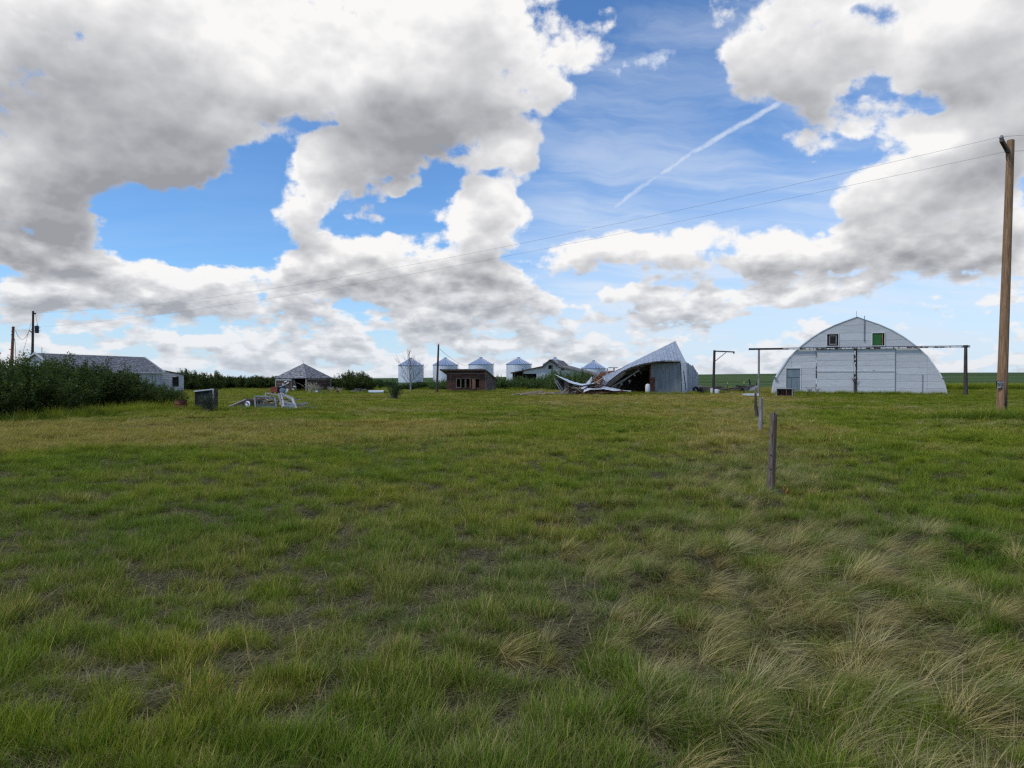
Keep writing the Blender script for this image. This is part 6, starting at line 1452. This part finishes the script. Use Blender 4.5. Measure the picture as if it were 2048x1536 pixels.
# ---- rubble at the left of the collapsed shed
def rubble():
    P = lambda px, py, d=61.5: world_of(px, py, d)
    g = random.Random(31)
    def sheet(name, top, bot, m, label, cat='sheet', lift=.0, th=.015):
        n = len(top); rows = [[Vector(P(*q)) for q in top], [Vector(P(*q)) for q in bot]]
        R2 = [[rows[0][0].lerp(rows[1][0], k/4)] for k in range(5)]
        def cv(r, t): x = t*(len(r)-1); i = min(int(x), len(r)-2); return r[i].lerp(r[i+1], x-i)
        G_ = []
        for k in range(5):
            G_.append([cv(rows[0], j/24).lerp(cv(rows[1], j/24), k/4)+Vector((0, -.02 if j % 3 == 0 else 0, .015 if j % 3 == 0 else 0)) for j in range(25)])
        MB().grid(G_).grid([[p+Vector((0, .012, -th)) for p in r] for r in G_]).build(name, m, loc=G_[0][0], label=label, cat=cat)
    sheet('roofing_sheet', [(1109, 748.5, 62), (1125, 755, 62), (1145, 763, 61.8), (1165, 768, 61.6), (1190, 764, 61.8)], [(1110, 749.5, 60.8), (1124, 757.5, 60.6), (1140, 766, 60.4), (1162, 771, 60.4), (1188, 767, 60.6)], 'white_metal', 'long curled white roofing sheet sweeping up to a point at left')
    sheet('roofing_sheet', [(1147, 765, 62), (1160, 768, 61.8), (1172, 774, 61.6)], [(1147, 771, 61), (1158, 773, 60.8), (1170, 777, 60.8)], 'white_metal', 'short crumpled white sheet above the brown panels')
    sheet('roofing_sheet', [(1183, 753, 61.5), (1184, 760, 61), (1176, 772, 60.6), (1165, 778.5, 60.3)], [(1180, 757, 61.2), (1172, 767, 60.8), (1164, 775, 60.5), (1156, 776, 60.3)], 'white_metal', 'folded white sheet standing like a blade in the rubble')
    sheet('roofing_sheet', [(1168, 779, 60.4), (1174, 775, 60.8), (1186, 777, 60.6), (1200, 777, 60.4)], [(1167, 784.5, 59.8), (1176, 781, 59.8), (1182, 779, 59.8), (1198, 779, 59.8)], 'white_metal', 'torn white sheet lying low in the middle of the rubble')
    sheet('roofing_sheet', [(1190, 779, 60.8), (1208, 772, 61), (1226, 776, 60.8), (1250, 781, 60.6), (1262, 781.5, 60.6)], [(1192, 780, 60), (1206, 778, 59.8), (1228, 782, 59.8), (1245, 781.5, 60), (1262, 783, 60)], 'white_metal', 'buckled white sheet at the foot of the sagging roof')
    sheet('roofing_sheet', [(1160, 775, 61.4), (1176, 770, 61.6), (1190, 768, 61.8)], [(1162, 778, 61), (1178, 775, 61), (1192, 774, 61.2)], 'blue_grey', 'sheet with shade put into its blue-grey colour, behind the blade-like one')  # blue-grey colour carries the shade on this sheet
    sheet('roofing_sheet', [(1172, 775, 61), (1182, 766, 61.6), (1196, 770, 61.6)], [(1176, 778, 60.8), (1186, 774, 61), (1198, 775, 61.2)], 'galv_dark', 'dark metal sheet folded in the middle of the rubble')
    # standing dark panels
    def panel(q, m, name, label, th=.06):
        MB().solid([P(*p) for p in q], (0, -1, 0), th).build(name, m, loc=P(*q[0]), label=label, cat='panel')
    panel([(1129, 784, 61.3), (1137, 786, 61), (1138, 765, 61.2), (1128, 763, 61.6)], 'brown_board', 'wall_panel', 'narrow brown wall panel standing at the left of the rubble')
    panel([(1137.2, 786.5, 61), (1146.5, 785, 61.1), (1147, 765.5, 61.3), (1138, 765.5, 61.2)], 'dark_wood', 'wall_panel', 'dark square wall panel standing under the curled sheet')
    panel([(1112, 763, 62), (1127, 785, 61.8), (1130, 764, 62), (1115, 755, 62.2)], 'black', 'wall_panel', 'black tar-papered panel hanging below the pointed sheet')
    panel([(1185, 760, 63), (1206, 777, 62.6), (1235, 745, 63.2), (1228, 741, 63.4), (1212, 742.5, 63.4), (1197, 748, 63.2)], 'rust_wood', 'wall_panel', 'large rusty brown sheathing panel behind the rubble')
    panel([(1165, 787, 60), (1200, 786.5, 59.8), (1248, 783, 60), (1246, 779.5, 60.2), (1200, 781, 60.1), (1166, 783.5, 60.2)], 'rust_wood', 'floor_panel', 'long low reddish beam panel lying along the front of the rubble', .35)
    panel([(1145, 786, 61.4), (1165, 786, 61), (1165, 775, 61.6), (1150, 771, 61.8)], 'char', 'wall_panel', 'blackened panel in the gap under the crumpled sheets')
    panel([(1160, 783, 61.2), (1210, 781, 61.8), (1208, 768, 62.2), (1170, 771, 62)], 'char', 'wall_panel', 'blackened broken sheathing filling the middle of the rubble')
    MB().box(P(1215, 744, 64), (1.1, .8, .06)).build('roof_scrap', 'dark_wood', loc=P(1215, 744, 64), label='flat dark scrap of roof on top of the heap', cat='scrap')
    MB().beam(P(1217, 735, 63.6), P(1236, 735.5, 63.6), .15, .07).build('plank', 'grey_paint', loc=P(1217, 735, 63.6), label='level pale plank standing above the sagging ridge', cat='plank')
    MB().beam(P(1228, 742, 63.6), P(1228, 735.5, 63.6), .1, .07, up=(0, 1, 0)).build('plank', 'dark_wood', loc=P(1228, 742, 63.6), label='short dark prop under the level pale plank', cat='plank')
    MB().beam(P(1214, 752, 63), P(1214.4, 736.5, 63), .13, .08, up=(0, 1, 0)).build('plank', 'grey_paint', loc=P(1214, 752, 63), label='pale upright plank stub at the top of the rubble', cat='plank')
    # splintered boards
    lst = [(1180, 762, 1201, 737, 'old_wood', .12), (1187, 758, 1196, 750, 'old_wood', .1), (1183, 759, 1200, 768, 'fresh_wood', .1), (1186, 768, 1203, 762, 'fresh_wood', .14), (1190, 766, 1204, 757, 'fresh_wood', .12),
           (1195, 762, 1204, 748, 'rust_wood', .14), (1190, 772, 1204, 764, 'rust_wood', .16), (1178, 777, 1204, 767, 'old_wood', .09), (1168, 788, 1150, 775, 'fresh_wood', .13), (1165, 789, 1150, 779, 'rust_wood', .12),
           (1146, 774, 1160, 777, 'fresh_wood', .1), (1120, 789, 1134, 777, 'grey_paint', .08), (1121, 783, 1109, 757, 'grey_paint', .12), (1128, 783, 1113, 760, 'blue_grey', .1), (1125, 784, 1110, 764, 'old_wood', .08),
           (1227, 781.5, 1248, 784.5, 'fresh_wood', .12), (1226, 788, 1242, 785.5, 'grey_paint', .2), (1160, 790, 1200, 788.6, 'rust_wood', .14), (1190, 789, 1226, 787, 'rust_wood', .12), (1172, 786, 1190, 780, 'rust_wood', .12),
           (1205, 764, 1200, 744, 'rust_wood', .12), (1192, 756, 1210, 746, 'rust_wood', .16), (1198, 774, 1205, 768, 'rust_wood', .2), (1168, 770, 1188, 773, 'char', .12)]
    for (x0, y0, x1, y1, m, w) in lst:
        d = 60.2+g.uniform(0, 1.2); a, b = P(x0, y0, d), P(x1, y1, d+g.uniform(-.3, .6)); a.z = max(a.z, .04); b.z = max(b.z, .04)
        MB().beam(a, b, w, .05).build('splintered_board', m, loc=a, label='splintered board sticking out of the rubble left of the collapsed shed', cat='board', group='splintered boards in the collapsed shed rubble')
    for k in range(120):
        px = g.uniform(1146, 1212); lo = 787; hi_ = np.interp(px, [1146, 1165, 1185, 1200, 1212], [776, 772, 757, 748, 760]); py = lo+(hi_-lo)*g.random()**1.2; c = P(px, py, 60.0+g.uniform(0, 1.6)+(787-py)*.03); c.z = max(c.z, .05); a = g.uniform(-.8, .8)
        d = Vector((math.cos(a), g.uniform(-.5, .5), math.sin(a))).normalized()*g.uniform(.2, .55)
        MB().beam(c-d, c+d, g.uniform(.06, .16), .04).build('splintered_board', g.choice(['rust_wood', 'rust_wood', 'char', 'old_wood', 'fresh_wood']), loc=c, label='splintered board sticking out of the rubble left of the collapsed shed', cat='board', group='splintered boards in the collapsed shed rubble')
    # pale planks flat on the grass in front
    for (x0, y0, x1, y1, d0, d1, w, lb) in ((1026, 792.5, 1085, 783.5, 56.5, 66, .22, 'long pale board lying in the grass pointing away at left'), (1042, 793, 1086, 786, 57, 63, .2, 'second pale board beside the longest one'),
                                    (1052, 791, 1136, 790.5, 58, 58.5, .16, 'long pale beam lying level in the grass before the rubble'), (1078, 787.5, 1110, 790, 61, 59, .18, 'short pale board crossing the level beam'), (1085, 793, 1100, 789, 57, 60, .10, 'narrow pale stick in front of the level beam')):
        a, b = P(x0, y0, d0), P(x1, y1, d1); a.z = float(gz(a.x, a.y))+.12; b.z = float(gz(b.x, b.y))+.20
        MB().beam(a, b, w, .08).build('fallen_board', 'fresh_wood', loc=a, label=lb, cat='board')
    MB().solid([P(1134, 790.5, 59), P(1164, 791, 58.5), P(1162, 785.5, 61), P(1137, 785, 61)], (0, -.3, 1), .03).build('tar_sheet', 'dark_metal', loc=P(1134, 790.5, 59), label='dark sheet of roofing lying flat before the dark panel', cat='sheet')
    MB().solid([P(1100, 788, 61), P(1132, 788.5, 60.5), P(1128, 783.5, 64), P(1104, 784, 64)], (0, -.3, 1), .03).build('tar_sheet', 'dark_wood', loc=P(1100, 788, 61), label='dark flat sheet lying left of the narrow brown panel', cat='sheet')
rubble()

# ---- charred log pile, tyres and scrap between the sheds
def scrap():
    g = random.Random(77); P = world_of
    for k in range(58):
        px = g.uniform(1402, 1500); lv = g.random(); py = 785-lv*(13 if px > 1478 else 10 if px < 1430 else 9); d = 72+g.uniform(-1.5, 1.5); c = P(px, py, d); c.z = max(c.z, .08)
        a = g.gauss(0, .08); L = g.uniform(.6, 1.7); v = Vector((math.cos(a), g.uniform(-.3, .3), math.sin(a))).normalized()*L/2
        r = g.uniform(.08, .17)
        if g.random() < .5: mb = MB().tube([c-v, c, c+v], [r, r*1.05, r*.9], 7)
        else: mb = MB().beam(c-v, c+v, r*2.2, r*1.2)
        mb.build('charred_log', g.choice(['char', 'char', 'dark_wood', 'char', 'brown_board']), loc=c, label='charred log in the long dark pile right of the collapsed shed', cat='log', group='charred logs of the long dark pile')
    for (px, py, r, ax, lb) in ((1392, 780, .34, (.3, -.9, .35), 'black tyre leaning at the right end of the collapsed shed'), (1400, 783, .3, (.1, -.5, .8), 'black tyre lying low right of the leaning tyre')):
        c = P(px, py, 66); c.z = max(c.z, .2)
        MB().lathe(c, [(r*.5, -.1), (r*.8, -.12), (r, -.06), (r, .06), (r*.8, .12), (r*.5, .1), (r*.5, -.1)], 20, axis=ax).build('scrap_tyre', 'rubber', loc=(c.x, c.y, 0), label=lb, cat='tyre')
    # striped metal scrap
    s = thing('scrap_heap', P(1502, 786, 70)-Vector((0, 0, 0)), 'heap of twisted striped metal siding at the right end of the log pile', 'scrap heap')
    MB().solid([P(1490, 784, 69.8), P(1500, 785, 69.2), P(1510, 783, 69.4), P(1514, 776, 70.2), P(1508, 770, 71), P(1496, 771, 71), P(1488, 774, 70.6)], (0, -1, .3), .3).build('heap_core', 'char', s)
    for k in range(5):
        x = 1500+k*3.0; MB().beam(P(x-1.5, 782.5-.9*k, 69.0), P(x+2.6, 774.5-1.1*k+1, 69.8), .10, .03, up=(0, -1, .3)).build('metal_strip', 'grey_paint', s)
    for (a, b) in (((1492, 776), (1498, 784.5)), ((1494, 773), (1506, 769.5)), ((1498, 785), (1512, 781)), ((1511, 782), (1515, 775)), ((1489, 777), (1495, 785))): MB().beam(P(*a, 69.3), P(*b, 69.3), .05, .04, up=(0, -1, 0)).build('metal_strip', 'grey_metal', s)
    MB().tube([P(1500.5, 772, 71), P(1499.5, 764, 71), P(1498, 758.5, 71)], .07, 6).build('exhaust_pipe', 'black', s)
    MB().tube([P(1512.5, 772, 71), P(1512.8, 765, 71)], .04, 6).build('exhaust_pipe', 'black', s)
scrap()
